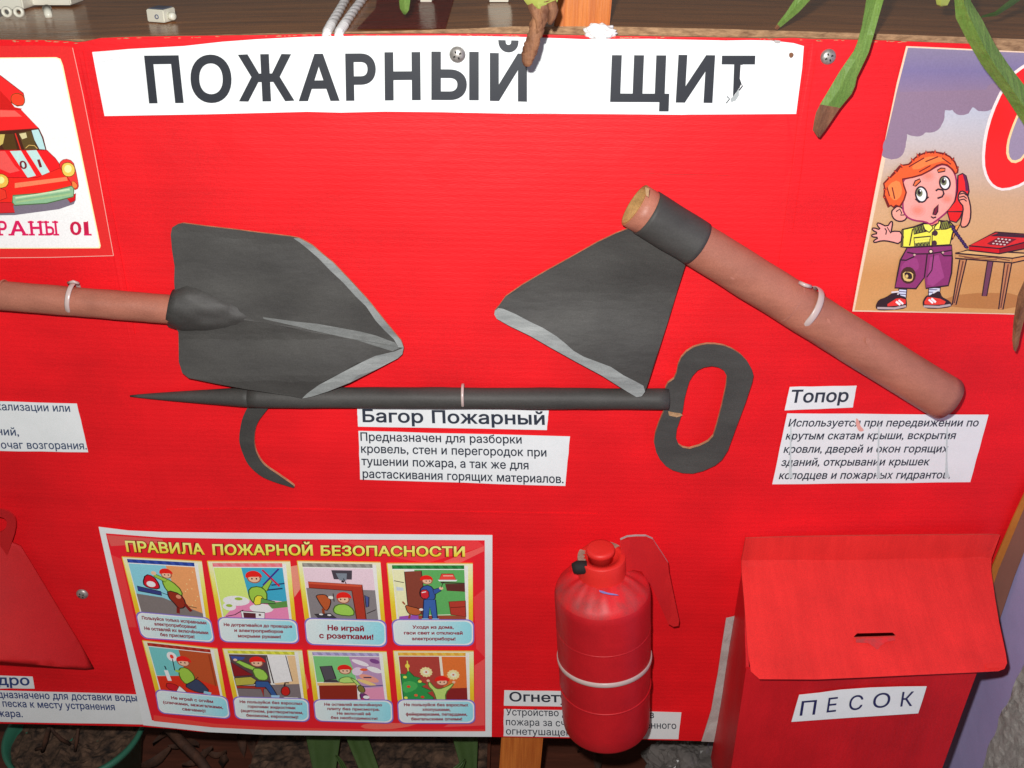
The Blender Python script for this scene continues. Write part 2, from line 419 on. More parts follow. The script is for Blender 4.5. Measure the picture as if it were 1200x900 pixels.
    def build(s, name, parent):
        me = bpy.data.meshes.new(name); me.from_pydata([tuple(v) for v in s.V], [], s.Fc)
        at = me.color_attributes.new('ink', 'FLOAT_COLOR', 'CORNER')
        flat = []
        for c in s.C:
            for q in c:
                q = [min(.9, v*s.gain) for v in q]; flat += [q[0], q[1], q[2], 1.0]
        at.data.foreach_set('color', flat)
        return link(name, me, 'ink', parent)

# ================================================================== the setting: tabletop behind, shelf below, wall at the right
front = [(-80,47.5),(60,47),(120,45),(200,42),(300,39.5),(400,37.5),(470,36),(560,33),(600,31),(715,31),(850,34),(1000,38.5),(1120,43),(1200,46),(1290,49.5),(1420,55)]
YT = .006
edge = [vp(x, y, YT) for x, y in front]
def table_z(x):                                            # the tabletop sags a few millimetres along its front edge
    for a_, b_ in zip(edge, edge[1:]):
        if x <= b_.x: break
    return a_.z+(b_.z-a_.z)*(x-a_.x)/(b_.x-a_.x)
def on_table(px, py, dz=0):
    z = edge[7].z
    for _ in range(6): p = hp(px, py, z+dz); z = table_z(p.x)
    return p
bm = bmesh.new(); rows = []
for p in edge:
    rows.append([bm.verts.new(q) for q in ((p.x, YT, p.z), (p.x, YT, p.z-.016), (p.x, .6, p.z-.016), (p.x, .6, p.z))])
for a_, b_ in zip(rows, rows[1:]):
    bm.faces.new([a_[0], b_[0], b_[3], a_[3]]); bm.faces.new([a_[1], b_[1], b_[0], a_[0]]).material_index = 1
    bm.faces.new([a_[2], b_[2], b_[1], a_[1]])
bm.faces.new(rows[0]); bm.faces.new(rows[-1][::-1])
tag(bm_obj('tabletop', bm, ['table', 'chip'], None), kind='structure')
SZ = -.23                                             # the lower shelf the flower pots stand on
tag(box('lower_shelf', (-.9, -.7, SZ-.03), (.62, .7, SZ), 'shelf'), kind='structure')
tag(box('back_wall', (-.9, .62, SZ), (.62, .66, .55), 'shelf'), kind='structure')
# lilac side wall to the right of the board, with rough plaster where the paint ends
XW = .533
def xp(px, py, off=0.0):
    d = ray(px, py); return CAM + d * ((XW - off - CAM.x) / d.x)
tag(box('lilac_wall', (XW, -1.0, -.6), (XW+.08, .05, 1.3), 'lilac'), kind='structure')
bm_pts = smooth_loop([(1206,762),(1199,782),(1188,800),(1183,822),(1171,836),(1168,858),(1158,872),(1154,893),(1141,930),(1150,980),(1280,980),(1280,762)], 1)
tag(sheet('bare_plaster_patch', bm_pts, ['plaster', 'plaster'], surf=xp, off=lambda x, y: .0015 + .0022*noise.noise(Vector((x*.12, y*.12, 0)))+ .0012*noise.noise(Vector((x*.3, y*.3, 0))), thick=.0, grid=6, smooth=False), kind='structure')

# ================================================================== wooden post behind the board
def slab(name, px0, px1, hw0, hw1, y0, th, m, parent=None):
    a = vp(px0[0], px0[1], y0); b = vp(px1[0], px1[1], y0)
    h0 = hw0/scale_at(a); h1 = hw1/scale_at(b)
    return hexa(name, [Vector((a.x-h0, y0, a.z)), Vector((a.x+h0, y0, a.z)), Vector((b.x+h1, y0, b.z)), Vector((b.x-h1, y0, b.z)),
                       Vector((a.x-h0, y0+th, a.z)), Vector((a.x+h0, y0+th, a.z)), Vector((b.x+h1, y0+th, b.z)), Vector((b.x-h1, y0+th, b.z))], m, parent, bevel=.0015)
p_ = slab('wooden_post', (712,-330), (600,1010), 36, 23, .0065, .026, 'pine')
tag(p_, 'varnished orange pine post rising behind the red board between the title and the tabletop', 'post')
# strip of board edge on the right
wp = empty('board_backing', P(1180, 640, -.006), 'brown wooden backing panel whose edge shows along the right side of the red board', 'wooden panel')
sheet('edge_panel', [(1238,520),(1256,520),(1213,640),(1188,700),(1164,775),(1140,800),(1150,700),(1163,692),(1195,600)][:0] or
      [(1214,560),(1236,560),(1203,640),(1189,675),(1166,742),(1148,760),(1152,700),(1164,676),(1186,625)], ['woodedge','woodedge'], off=lambda x, y: -.007, thick=.012, parent=wp)
sheet('ochre_strip', [(1209,560),(1215,560),(1192,615),(1170,668),(1159,700),(1150,700),(1163,664),(1186,610)], ['ochre','ochre'], off=lambda x, y: -.0052, thick=.0015, parent=wp)

# ================================================================== the red cardboard board: three panels
board = empty('display_board', P(560, 866), 'big red painted cardboard board in three panels carrying the fire tools and papers', 'display board')
top_c = [(90,49.5),(100,48.5),(118,44.5),(160,43),(230,42),(300,41.2),(350,40),(420,40),(480,39.5),(560,39.6),(640,40.5),(700,42),(760,42.6),(840,44),(905,45),(930,44.3),(953,45.8)]
foldL = [(233,862),(198,660),(163,460),(125,250)]
foldR = [(912,320),(870,600),(833,868)]
cen = top_c + [(932,180),(912,320),(885,510),(858,700),(832,868.6),(740,866.5),(577,863.5),(400,862.3),(300,860.5),(233,857.5),(198,660),(163,460),(125,250)]
def brd(x, y): return 0.0009*noise.noise(Vector((x*.006, y*.006, 0))) + .0004*noise.noise(Vector((x*.02, y*.05, 1)))
sheet('center_panel', cen, ['red', 'card'], off=brd, thick=.0042, grid=34, surf=B, parent=board, smooth=False)
lef = [(90,49.5),(125,250),(163,460),(198,660),(233,857.5),(200,854),(167,851.5),(100,850),(40,848.5),(-40,847.5),(-60,400),(-60,47),(0,46.5),(60,47),(80,48)]
sheet('side_panel', lef, ['red', 'card'], off=brd, thick=.0042, grid=34, surf=B, parent=board)
rig = [(953,45.8),(975,46),(1040,47.5),(1100,50),(1160,52),(1260,58),(1262,450),(1228,520),(1199,590),(1163,664),(1156,700),(1130,770),(1100,800),(1060,877),(832,868.6),(858,700),(885,510),(912,320),(932,180)]
sheet('side_panel', rig, ['red', 'card'], off=brd, thick=.0042, grid=34, surf=B, parent=board)
# pressed fold creases and torn bare cardboard along the top edge
def strip(name, pts, w, m, off=.0006, parent=board, surf=B, th=.0005):
    vs = []
    L = []; Rr = []
    for i, p in enumerate(pts):
        a = pts[max(i-1,0)]; b = pts[min(i+1,len(pts)-1)]; dx, dy = b[0]-a[0], b[1]-a[1]; l = math.hypot(dx, dy)
        ww = w*(1+.3*math.sin(i*2.1))
        L.append((p[0]-dy/l*ww/2, p[1]+dx/l*ww/2)); Rr.append((p[0]+dy/l*ww/2, p[1]-dx/l*ww/2))
    return sheet(name, L+Rr[::-1], [m, m], off=lambda x, y: off+brd(x, y), thick=th, parent=parent, surf=surf)
random.seed(3)
torn = bmesh.new()
bm = bmesh.new()
def torn_bits(x0, x1, n, yf):
    for _ in range(n):
        x = random.uniform(x0, x1); l = random.uniform(2, 9); y = yf(x)+random.uniform(.6, 2.2); h = random.uniform(.5, 1.1)
        q = [bm.verts.new(B(x+dx, y+dy, .0016)) for dx, dy in ((0,0),(l*.4,-h*.5),(l,0),(l*.6,h*.6),(l*.2,h*.5))]
        bm.faces.new(q)
def topy(x):
    pts = [(-60,47),(0,46.5),(60,47),(90,49.5),(118,44.5),(160,43),(230,42),(300,41.2),(350,40),(560,39.6),(700,42),(905,45),(1040,47.5),(1160,52),(1260,58)]
    for a, b in zip(pts, pts[1:]):
        if a[0] <= x <= b[0]: return a[1]+(b[1]-a[1])*(x-a[0])/(b[0]-a[0])
    return 47
torn_bits(-10, 90, 12, topy); torn_bits(130, 460, 26, topy); torn_bits(520, 612, 14, topy); torn_bits(715, 780, 8, topy); torn_bits(880, 1060, 20, topy)
o = bm_obj('torn_edge', bm, 'card', board); o['kind'] = 'stuff'
strip('crease', [(96,60),(131,250),(150,350),(157,392)], 2.0, 'red', off=.0007, th=.0009)
strip('crease', [(948,60),(938,130),(926,220),(915,300),(905,370)], 2.4, 'red', off=.0007, th=.0009)
strip('crease', [(958,60),(949,120),(940,200),(930,270)], 1.6, 'red', off=.0006, th=.0009)
strip('scratch', [(752,203),(790,204.5),(830,204.6),(856,206)], .9, 'redlever', off=.0006, th=.0001)
strip('crease', [(195,598),(330,597.5),(520,600),(700,603)], 1.6, 'red', off=.0007, th=.0009)

# ================================================================== papers glued on the board
DK = (62,66,72); TX = (44,50,62)
def note(name, quad, label, cat, lines, col=TX, bold=.018, group=None, paper='papercap', off=.0016, outline=None, curl=.0006):
    r = empty(name, B(*quad[3], off), label, cat, group)
    n = []
    for i in range(4):
        a, b = quad[i], quad[(i+1) % 4]
        for k in range(6): n.append((a[0]+(b[0]-a[0])*k/6+random.uniform(-.25,.25)*(k > 0), a[1]+(b[1]-a[1])*k/6+random.uniform(-.3,.3)*(k > 0)))
    sheet('paper', outline or n, [paper, paper], off=lambda x, y: off, thick=.0003, surf=B, parent=r)
    art = Art(B, off+.00012)
    for s_, p0, p1, up in lines: art.text(s_, p0, p1, up, col, bold)
    art.build('lettering', r)
    return r, art
# the title: letters one by one so that they lean as on the sheet
r = empty('title_sign', B(122, 136, .002), 'long white paper title reading ПОЖАРНЫЙ ЩИТ in big dark letters across the top of the board', 'sign')
tl = [(108,61),(150,57.5),(215,54),(260,49),(300,46),(360,43),(430,42),(520,41.8),(600,43),(660,45),(684,46),(760,45.5),(850,47.5),(880,47),(904,47.5),(930,50.5),(942,54),(940,80),(936,110),(933,133.5),(860,134),(800,134.5),(740,134),(665,133.5),(590,133),(520,131.5),(450,130.8),(400,132),(360,131),(300,132.5),(240,134),(180,135),(122.5,136),(115,98)]
sheet('paper', tl, ['paper', 'paper'], off=lambda x, y: .0022+.0005*math.sin(x*.04)+.0003*math.sin(x*.11+y*.05), thick=.0003, surf=B, grid=12, parent=r)
ta = Art(B, .0031)
BT = .031
for ch, p0, p1, up in (('П',(174.5,119),(215,118.5),(-5.5,-51.5)),('О',(224,118),(272,117.7),(-1.5,-51)),('Ж',(280,117),(345,116.3),(-2.5,-51)),
                       ('А',(350,116.5),(398,116),(-.5,-51)),('Р',(405.5,116),(441,115.7),(-1,-51)),('Н',(451,115.5),(493,115.2),(-.5,-52)),
                       ('Ы',(505.5,115),(561,115.3),(0,-52.3)),('Й',(574,116),(617.5,117),(0,-51.8)),('Щ',(715,117.3),(784,117.6),(2,-50.5)),
                       ('И',(792,118),(835,118.5),(3,-51.5)),('Т',(844,119.5),(883,119.5),(2,-52))):
    ta.text(ch, p0, p1, up, (40,43,49), BT)
# where a strip of paper was torn off the last letter
ta.poly([(868,76),(873,77),(872,100),(876,110),(874,134),(853,131.5),(851,124),(855,117),(860,112),(866,104),(869,98),(867,92)], (232,240,236))
ta.poly([(856,116),(862,110),(866,103),(866,112),(862,118),(857,120)], (150,156,156))
ta.line([(866,103),(868,97),(870,101),(866,106)], (40,44,48), 1.6)
ta.line([(851,121),(855,116),(852,113)], (60,64,68), 1.2)
ta.line([(112,74),(140,67),(175,62),(215,54.5)], (205,206,208), .9)
ta.build('lettering', r)
# captions
note('name_card', [(418.5,477.5),(643,481),(641,504),(419.5,500)], 'small white name strip reading Багор Пожарный just under the long grey hook shaft', 'caption',
     [('Багор Пожарный', (425,494.3), (638.5,497.6), (-.6,-14.6))], bold=.022)
note('description_card', [(420,505),(668,511.5),(662.5,569.5),(422,562)], 'white text card of four lines under the name strip Багор Пожарный', 'caption',
     [('Предназначен для разборки', (422.5,516.5), (611.5,519.8), (-.4,-9.8)), ('кровель, стен и перегородок при', (423.2,530.5), (640.5,535), (-.3,-9.8)),
      ('тушении пожара, а так же для', (423.6,545), (619.5,550), (-.3,-9.8)), ('растаскивания горящих материалов.', (425,559.8), (660.5,566.2), (-.2,-9.8))], bold=.016)
note('name_card', [(925.5,453.5),(1004,452),(999.5,477.5),(919.5,481)], 'small white name strip reading Топор below the lower half of the axe handle', 'caption',
     [('Топор', (925.5,471.8), (993.5,470.6), (2.6,-14.6))], bold=.022)
r_, _a2 = note('description_card', [(922.5,484.5),(1158.5,486),(1137,565),(905,567.5)], 'white text card of five slanted lines at the lower end of the axe handle', 'caption',
     [('Используется при передвижении по', (923.5,499.8), (1146,499.6), (2.4,-8.8)), ('крутым скатам крыши, вскрытия', (920.5,515), (1119,514.4), (2.4,-8.8)),
      ('кровли, дверей и окон горящих', (918,530.6), (1110,530), (2.4,-8.8)), ('зданий, открывании крышек', (915,546), (1088.5,545.2), (2.4,-8.8)),
      ('колодцев и пожарных гидрантов.', (912.5,561.4), (1113,560.6), (2.4,-8.8))], bold=.018)
st = Art(B, .0018)
st.poly([(1003,489),(1007,493),(1008,499),(1013,504),(1010,506),(1006,505),(1003,498)], (206,150,140), 1)
for px in (1029, 1109, 926):
    st.poly([(px,497),(px+2,497),(px+1,552),(px+5,560),(px-3,561),(px-1,552)], (176,186,186), 1)
st.build('stain', r_)['kind'] = 'stuff'
note('name_card', [(591,809),(749,812),(748,830),(590.5,827)], 'small white name strip beginning Огнет that runs behind the red extinguisher', 'caption',
     [('Огнетушитель', (597,821.7), (742,824.5), (-.3,-10.8))], bold=.02)
note('description_card', [(590.5,831),(798.5,835),(795,866.3),(590,862.8)], 'white text card at the bottom edge of the board, its middle hidden by the extinguisher', 'caption',
     [('Устройство для тушения очагов', (593,838.2), (766.5,841.5), (-.2,-8.2)), ('пожара за счет выпуска запасенного', (593,849.7), (792.6,854.3), (-.2,-8)),
      ('огнетушащего вещества', (593,860.6), (733,863.6), (-.2,-8))], bold=.008)
NV = (44,62,110)
note('description_card', [(-60,468.6),(90,473),(103.3,530),(-60,527.5)], 'white text card cut off by the left picture edge, under the shovel handle, ending очаг возгорания', 'caption',
     [('локализации или', (-19,480.2), (82.5,482.6), (-1.4,-9)), ('ний,', (-3,509.7), (22.5,510.6), (-1.4,-9)), ('и очаг возгорания.', (-9,525.4), (102,526.6), (-1.5,-9))], col=(60,74,100), bold=.016)
note('name_card', [(-40,790.5),(38,793),(40.5,807),(-40,806.5)], 'short name strip ending дро at the left edge below the red cone bucket', 'caption',
     [('Ведро', (-27,802.5), (35,803), (-1.2,-11.5))], col=NV, bold=.02)
note('description_card', [(-60,806.5),(60,809.5),(163,814),(167.5,848.6),(100,846),(-60,845)][:0] or [(-60,807.5),(162,814),(168,849),(-60,844.5)], 'white text card in the lower left corner of the board about carrying water and sand', 'caption',
     [('Предназначено для доставки воды', (-22,817.2), (161,821.8), (-1.4,-8.2)), ('песка к месту устранения', (3.5,828), (135,832.3), (-1.4,-8)), ('пожара.', (-15,839.3), (27,840.4), (-1.4,-8))], col=NV, bold=.018)

# ------------------------------------------------------------------ fire engine poster, top left
r = empty('poster', B(133, 300, .002), 'glossy poster of a cartoon fire engine numbered 01, cut off by the left picture edge', 'poster', None)
sheet('paper', [(-60,55),(40,53.5),(85,55),(97,110),(110,175),(123,245),(133.5,300),(60,302),(-60,303)], ['ink','card'], off=lambda x, y: .0016, thick=.0003, surf=B, parent=r)
a = Art(B, .0019)
me = r.children[0].data
at = me.color_attributes.new('ink', 'FLOAT_COLOR', 'CORNER'); c = lin((226,44,44)); at.data.foreach_set('color', [c[0],c[1],c[2],1]*len(me.loops))
for sgn in ([(85,56),(97,110),(110,175),(123,245),(133,299.5)], [(133,299.6),(60,301.6),(-50,302.6)]): a.line(sgn, (236,150,140), .8)
a.poly([(-60,68),(66,67),(71,69),(74,77),(118,288),(117,291),(-60,291.5)], (238,226,170))
a.poly([(-60,69),(65,68.2),(69.5,70),(72.5,78),(116.5,287.5),(115.5,290),(-60,290.5)], (240,243,245))
a.f = lambda x, y: (x/3.464, y/3.464+50)
a.poly([(-200,650),(60,640),(170,640),(280,625),(306,640),(300,655),(240,676),(60,700),(-200,704)], (112,104,118))
a.out([(-200,120),(0,132),(95,205),(100,230),(92,255),(70,258),(40,240),(0,205),(-200,180)], (228,36,36), (120,30,20), 3)
a.poly([(-200,200),(0,195),(30,225),(60,262),(90,268),(80,275),(-200,268)], (190,24,22))
a.out([(46,212),(70,204),(95,215),(102,238),(92,256),(62,255),(44,240)], (226,60,36), (96,60,10), 3, 1)
a.out([(-200,262),(85,272),(130,320),(158,348),(-200,372)], (232,34,34), (150,20,20), 2)
a.poly([(-200,268),(60,276),(90,300),(-200,305)], (244,90,80))
a.out([(-200,372),(158,348),(175,385),(190,440),(-200,440)], (66,32,20), (110,26,20), 3)
a.poly([(128,356),(155,352),(170,385),(184,434),(160,432),(140,395)], (170,205,206))
a.poly([(75,366),(125,358),(140,400),(150,434),(100,436)], (84,66,34)); a.poly([(78,370),(105,365),(110,385),(90,392)], (196,186,140))
a.poly([(-20,372),(55,370),(70,436),(20,438)], (74,52,22)); a.poly([(0,372),(20,372),(12,410),(-10,425)], (190,170,90))
a.line([(62,368),(85,437)], (200,40,30), 5); a.line([(104,428),(118,416),(140,418),(152,430)], (196,160,90), 3)
a.out([(-200,436),(190,436),(225,470),(250,505),(215,538),(150,548),(60,548),(-200,548)], (222,26,32), (140,10,20), 3)
a.poly([(-30,440),(20,440),(60,500),(80,520),(40,530),(-30,500)], (244,80,76))
a.poly([(40,440),(85,438),(146,540),(112,548)], (178,208,204)); a.poly([(106,438),(148,436),(206,532),(172,540)], (178,208,204))
a.text('0', (82,512), (112,512), (-6,-34), (110,30,40), .02); a.text('1', (160,506), (171,504), (-10,-32), (110,30,40), .02)
a.out([(-200,548),(60,548),(150,548),(250,506),(290,545),(300,600),(280,625),(60,660),(-200,660)], (224,36,28), (150,16,16), 2)
a.poly([(60,570),(270,545),(275,560),(60,590)], (246,120,84)); 
a.out([(238,490),(262,470),(296,480),(308,520),(316,560),(320,590),(300,600),(285,560),(250,520)], (222,52,50), (110,30,20), 2, 1)
a.out([(252,492),(280,484),(303,500),(305,530),(288,545),(262,542),(250,520)], (244,186,84), (120,60,10), 3, 1); a.ell(276,512,15,16,(252,226,150))
a.out([(-30,540),(5,530),(32,545),(36,570),(20,590),(-30,590)], (244,176,74), (120,50,10), 3, 1); a.ell(4,558,14,14,(252,222,140))
a.out([(290,560),(305,565),(316,580),(310,592),(294,590)], (240,120,60), (140,30,10), 2, 1)
a.out([(-200,640),(50,650),(60,690),(-200,700)], (196,34,40), (110,20,20), 2); a.out([(0,590),(22,600),(28,630),(0,640),(-40,636)], (216,50,36), (110,20,20), 2)
a.out([(270,630),(308,612),(306,640),(286,650)], (190,20,28), (110,20,20), 2)
a.out([(52,620),(180,610),(290,582),(300,592),(298,625),(190,652),(60,660),(50,648)], (130,172,134), (70,100,60), 4)
a.grad([(62,628),(282,592),(288,618),(66,650)], [(200,220,180),(112,160,124),(160,186,130)], 6)
a.f = lambda x, y: (x, y)
CR = (198,24,84)
for ch, x0_, x1_ in (('О',-40,-27),('Х',-24,-9),('Р',-1.5,9),('А',12,31.5),('Н',36,50),('Ы',54,67.5)): a.text(ch, (x0_,275.3), (x1_,275.2), (-1.6,-16), CR, .025)
a.text('0', (82.5,275.2), (96,275), (-1.2,-16), (182,24,66), .02); a.text('1', (98.8,275), (104.4,275), (-1.2,-16), (182,24,66), .0)
a.poly([(98.2,263.5),(98.0,261.8),(103.2,258.9),(103.4,262.2)], (182,24,66))
for x0_, x1_, t_ in ((-4,4,0),(10,17,0),(26,33.5,0),(34,41,1),(45,52,1),(52.2,59,1),(62.5,69.5,1),(98.5,107.5,0)):
    a.poly([(x0_,276),(x1_,276),(x1_-.2,274),(x0_-.2,274)], CR)
    if t_: a.poly([(x0_-1.4,261.3),(x1_-1.4,261.3),(x1_-1.6,259.3),(x0_-1.6,259.3)], CR)
a.build('print', r)

# ------------------------------------------------------------------ picture of the boy at the telephone, top right
r = empty('picture', B(1000, 363, .002), 'printed picture of a red haired boy in shorts holding a red telephone under grey smoke', 'picture')
pq = [(1062,54),(1100,55.6),(1150,58),(1262,63.2),(1262,371),(1168,368),(1080,366.4),(998.7,365),(1007,320),(1025,226),(1040,150),(1051,97)]
sheet('paper', pq, ['ink','card'], off=lambda x, y: .0016, thick=.0003, surf=B, parent=r)
me = r.children[0].data
at = me.color_attributes.new('ink', 'FLOAT_COLOR', 'CORNER'); c = lin((236,206,178)); at.data.foreach_set('color', [c[0],c[1],c[2],1]*len(me.loops))
a = Art(B, .0019)
a.grad([(1064,55.6),(1262,65),(1262,369),(1001.5,363.5)], [(176,182,200),(176,186,206),(186,184,190),(192,172,160),(200,160,122),(206,160,112),(196,140,84),(202,150,92)], 30, 3)
a.lw = 1.9; a.gain = 1.1
a.f = lambda x, y: (x/4+900, y/4)
a.grad([(656,224),(1448,258),(1448,420),(601,440)], [(132,122,146),(120,110,148),(136,116,140)], 10)
a.poly([(603,432),(1448,410),(1448,470),(1085,440),(1062,492),(1030,516),(1010,522),(985,520),(960,500),(940,532),(915,540),(890,530),(872,514),(830,517),(824,560),(795,602),(750,618),(738,622),(700,640),(670,636),(650,628),(645,690),(618,735),(580,748),(545,738),(533,728),(552,650),(574,560),(590,490)], (138,116,136))
for cx, cy, rx, ry in ((590,690,52,56),(622,640,30,44),(700,600,44,40),(756,572,60,50),(790,540,38,56),(850,480,36,38),(905,498,44,42),(960,470,34,34),(1015,478,50,44),(1060,440,40,50)): a.ell(cx,cy,rx,ry,(138,116,136),n=28)
# digit 0
a.poly([(1260,270),(1200,300),(1140,345),(1090,420),(1040,530),(1010,640),(1000,760),(1018,835),(1055,882),(1110,898),(1200,870),(1290,800),(1340,680),(1360,500),(1330,330)], (244,220,214), 1)
a.poly([(1260,290),(1204,314),(1150,355),(1102,426),(1054,534),(1024,644),(1014,760),(1030,830),(1062,872),(1110,886),(1196,858),(1280,790),(1326,670),(1346,500),(1318,350)], (234,30,26), 1)
a.poly([(1250,440),(1215,455),(1170,528),(1140,600),(1118,670),(1116,735),(1148,770),(1200,748),(1240,660),(1270,520)], (244,206,150), 1)
a.poly([(1250,452),(1220,465),(1180,532),(1150,604),(1130,670),(1128,728),(1150,756),(1194,738),(1230,655),(1260,520)], (148,134,156), 1)
K = (46,26,34); SK = (244,158,146)
# telephone table
a.f = lambda x, y: (x/6+1000, y/6+270)
a.poly([(600,500),(760,440),(1200,440),(1190,560),(640,540)], (176,118,66), 1)
for l in ([(905,462),(938,462),(984,212),(944,212)],): a.out(l, (110,62,84), K, 4)
for l in ([(696,522),(722,522),(796,206),(748,206)], [(1022,555),(1052,555),(1114,228),(1064,228)]):
    a.out(l, (186,124,82), K, 5); a.line([((l[0][0]+l[1][0])/2, l[0][1]-10), ((l[2][0]+l[3][0])/2, l[2][1]+10)], (104,58,48), 5)
a.out([(716,160),(800,138),(1212,160),(1300,170),(1120,196)], (214,170,112), K, 5)
a.out([(718,162),(1118,196),(1114,228),(716,196)], (196,144,90), K, 5); a.out([(1118,196),(1380,150),(1380,172),(1112,230)], (206,140,84), K, 5)
a.line([(740,178),(860,196),(980,190),(1100,212)], (120,70,50), 4); a.line([(780,190),(900,206),(1010,206)], (120,70,50), 3)
a.out([(812,108),(1000,12),(1260,30),(1260,110),(1030,128)], (214,40,40), K, 5)
a.out([(812,108),(1030,128),(1026,164),(814,140)], (206,22,26), K, 5); a.out([(1030,128),(1300,60),(1300,110),(1026,164)], (150,20,26), K, 5)
a.poly([(960,40),(1020,18),(1240,34),(1200,52)], (60,34,44)); a.poly([(940,92),(1020,48),(1150,60),(1070,110),(960,102)], (116,30,40))
for i in range(4):
    for j in range(3): a.ell(985+i*26+j*18, 92-j*17+i*3, 9, 5, (214,196,190), n=8)
# the boy: legs and shorts
a.out([(320,412),(376,416),(370,476),(318,470)], (206,214,236), K, 5); a.out([(530,400),(612,404),(604,470),(528,462)], (206,214,236), K, 5)
for y in (430,448): a.line([(322,y),(372,y+3)], (110,100,130), 4); a.line([(532,y-14),(606,y-12)], (110,100,130), 4)
a.out([(160,528),(180,490),(230,474),(280,440),(318,444),(330,462),(368,470),(374,520),(370,545),(290,556),(190,560),(164,552)], (48,30,34), K, 4, 1)
a.poly([(240,518),(300,480),(330,476),(368,486),(368,516),(300,530),(240,534)], (222,52,44)); a.line([(300,500),(330,524)], (240,236,236), 8); a.line([(318,490),(350,518)], (240,236,236), 7)
a.line([(268,436),(320,430),(312,452)], (214,210,214), 6); a.line([(168,546),(290,548),(370,532)], (176,160,160), 8)
a.out([(488,512),(500,480),(520,458),(540,462),(580,430),(608,432),(620,470),(660,490),(690,514),(686,536),(600,548),(500,546)], (48,30,34), K, 4, 1)
a.poly([(500,500),(520,468),(550,470),(610,480),(650,500),(640,520),(560,524),(500,520)], (222,60,46)); a.line([(548,478),(580,506)], (240,236,236), 8); a.line([(530,486),(560,512)], (240,236,236), 7)
a.line([(494,534),(600,538),(684,524)], (176,160,160), 8); a.line([(560,440),(606,414)], (214,210,214), 6)
a.out([(380,118),(692,104),(696,200),(690,300),(668,388),(510,408),(500,330),(440,410),(292,404),(310,310),(330,210)], (136,50,104), K, 6)
a.poly([(540,190),(600,170),(640,330),(560,392),(520,380),(522,330)], (156,66,124)); a.poly([(340,230),(440,180),(470,260),(420,300),(330,330)], (150,60,118), 1)
a.line([(378,154),(440,166),(540,164),(690,140)], K, 5); a.line([(330,208),(372,210),(424,186),(436,160)], K, 5); a.line([(612,150),(636,178),(694,178)], K, 5)
a.line([(520,164),(500,330)], K, 5); a.line([(566,168),(552,280),(516,330)], K, 4); a.ell(545,148,14,13,(236,208,180),lc=K,w=4); a.ell(430,172,8,7,(200,170,150)); a.ell(630,156,8,7,(200,170,150))
a.ell(386,316,54,60,(70,40,30),n=14); a.out([(344,286),(424,290),(424,350),(390,366),(346,350)], (216,184,110), (60,30,20), 4, 1); a.poly([(360,290),(410,300),(416,340),(390,344),(360,330)], (50,30,30), 1); a.ell(376,322,10,12,(216,184,110))
# shirt and arms
a.f = lambda x, y: (x/6.667+1020, y/6.667+170)
a.out([(640,640),(700,620),(660,700),(640,740)], (232,150,70), K, 5)
a.out([(250,660),(340,640),(420,610),(530,590),(620,600),(660,640),(640,700),(620,780),(300,800),(240,795),(256,720)], (240,226,76), K, 7)
a.out([(336,640),(414,622),(446,672),(340,696)], (124,128,54), K, 5); a.out([(548,604),(600,590),(640,640),(590,656),(552,660)], (124,128,54), K, 5)
for i in range(4):
    a.line([(345+i*24,640-i*4),(365+i*20,690-i*4)], K, 3); a.line([(355+i*24,690-i*4),(385+i*18,636-i*4)], K, 3)
    a.line([(558+i*16,610-i*2),(572+i*16,655-i*4)], K, 3)
a.out([(412,616),(470,616),(490,650),(460,682),(424,660)], (244,232,96), K, 5); a.out([(500,640),(540,590),(552,610),(540,660),(500,662)], (244,232,96), K, 5)
a.out([(340,724),(470,712),(462,790),(346,796)], (128,132,58), K, 5); a.poly([(344,730),(466,718),(464,734),(344,748)], (240,226,90)); a.line([(348,758),(460,744)], (240,226,90), 9)
for i in range(4): a.line([(352+i*28,770),(378+i*26,794)], K, 3); a.line([(378+i*26,762),(352+i*28,794)], K, 3)
a.line([(484,680),(480,798)], K, 4); a.ell(505,688,22,22,(66,40,50)); a.ell(500,768,20,24,(66,40,50)); a.line([(250,664),(246,790)], (90,76,50), 12); a.line([(330,656),(306,786)], K, 5)
a.out([(250,676),(170,672),(160,690),(176,600),(160,594),(132,640),(60,604),(48,622),(84,664),(20,644),(10,662),(64,690),(8,700),(12,718),(68,722),(22,748),(28,764),(90,746),(150,752),(238,776)], SK, K, 6, 1)
a.line([(112,650),(126,670),(120,700)], K, 5); a.line([(130,640),(160,690)], K, 4)
# head
a.out([(430,600),(540,560),(530,610),(480,632)], (240,130,110), K, 5)
a.out([(180,500),(210,476),(250,490),(290,560),(262,594),(210,596),(172,566),(164,520)], (246,160,140), K, 6, 1); a.line([(200,520),(230,500),(244,530),(236,548),(262,546),(278,530)], K, 5)
a.out([(250,270),(330,250),(420,225),(520,165),(570,150),(620,170),(660,220),(676,300),(668,420),(640,480),(590,530),(530,580),(470,622),(430,598),(340,590),(280,560),(250,500),(262,360)], SK, (150,40,90), 7, 1)
for cx, cy, rr in ((600,420,56),(370,510,64),(450,240,60)):
    for q in (1, .7, .4): a.ell(cx, cy, rr*q, rr*.8*q, (244, int(150-14*(1-q)*2), int(138-20*(1-q)*2)))
a.out([(140,486),(118,430),(106,400),(112,340),(104,300),(140,262),(168,240),(210,200),(240,160),(300,150),(350,100),(390,76),(440,56),(500,54),(570,66),(620,90),(658,130),(684,190),(680,214),(664,226),(640,190),(600,156),(560,148),(520,160),(470,196),(400,232),(330,252),(250,266),(262,320),(280,370),(262,430),(230,480),(200,470),(180,486),(160,470)], (244,92,40), (110,30,20), 7)
a.poly([(150,300),(220,270),(250,340),(240,400),(190,440),(150,400),(130,350)], (248,130,66), 1); a.poly([(340,140),(430,90),(540,90),(610,120),(540,130),(440,160),(380,190),(320,190)], (248,124,62), 1)
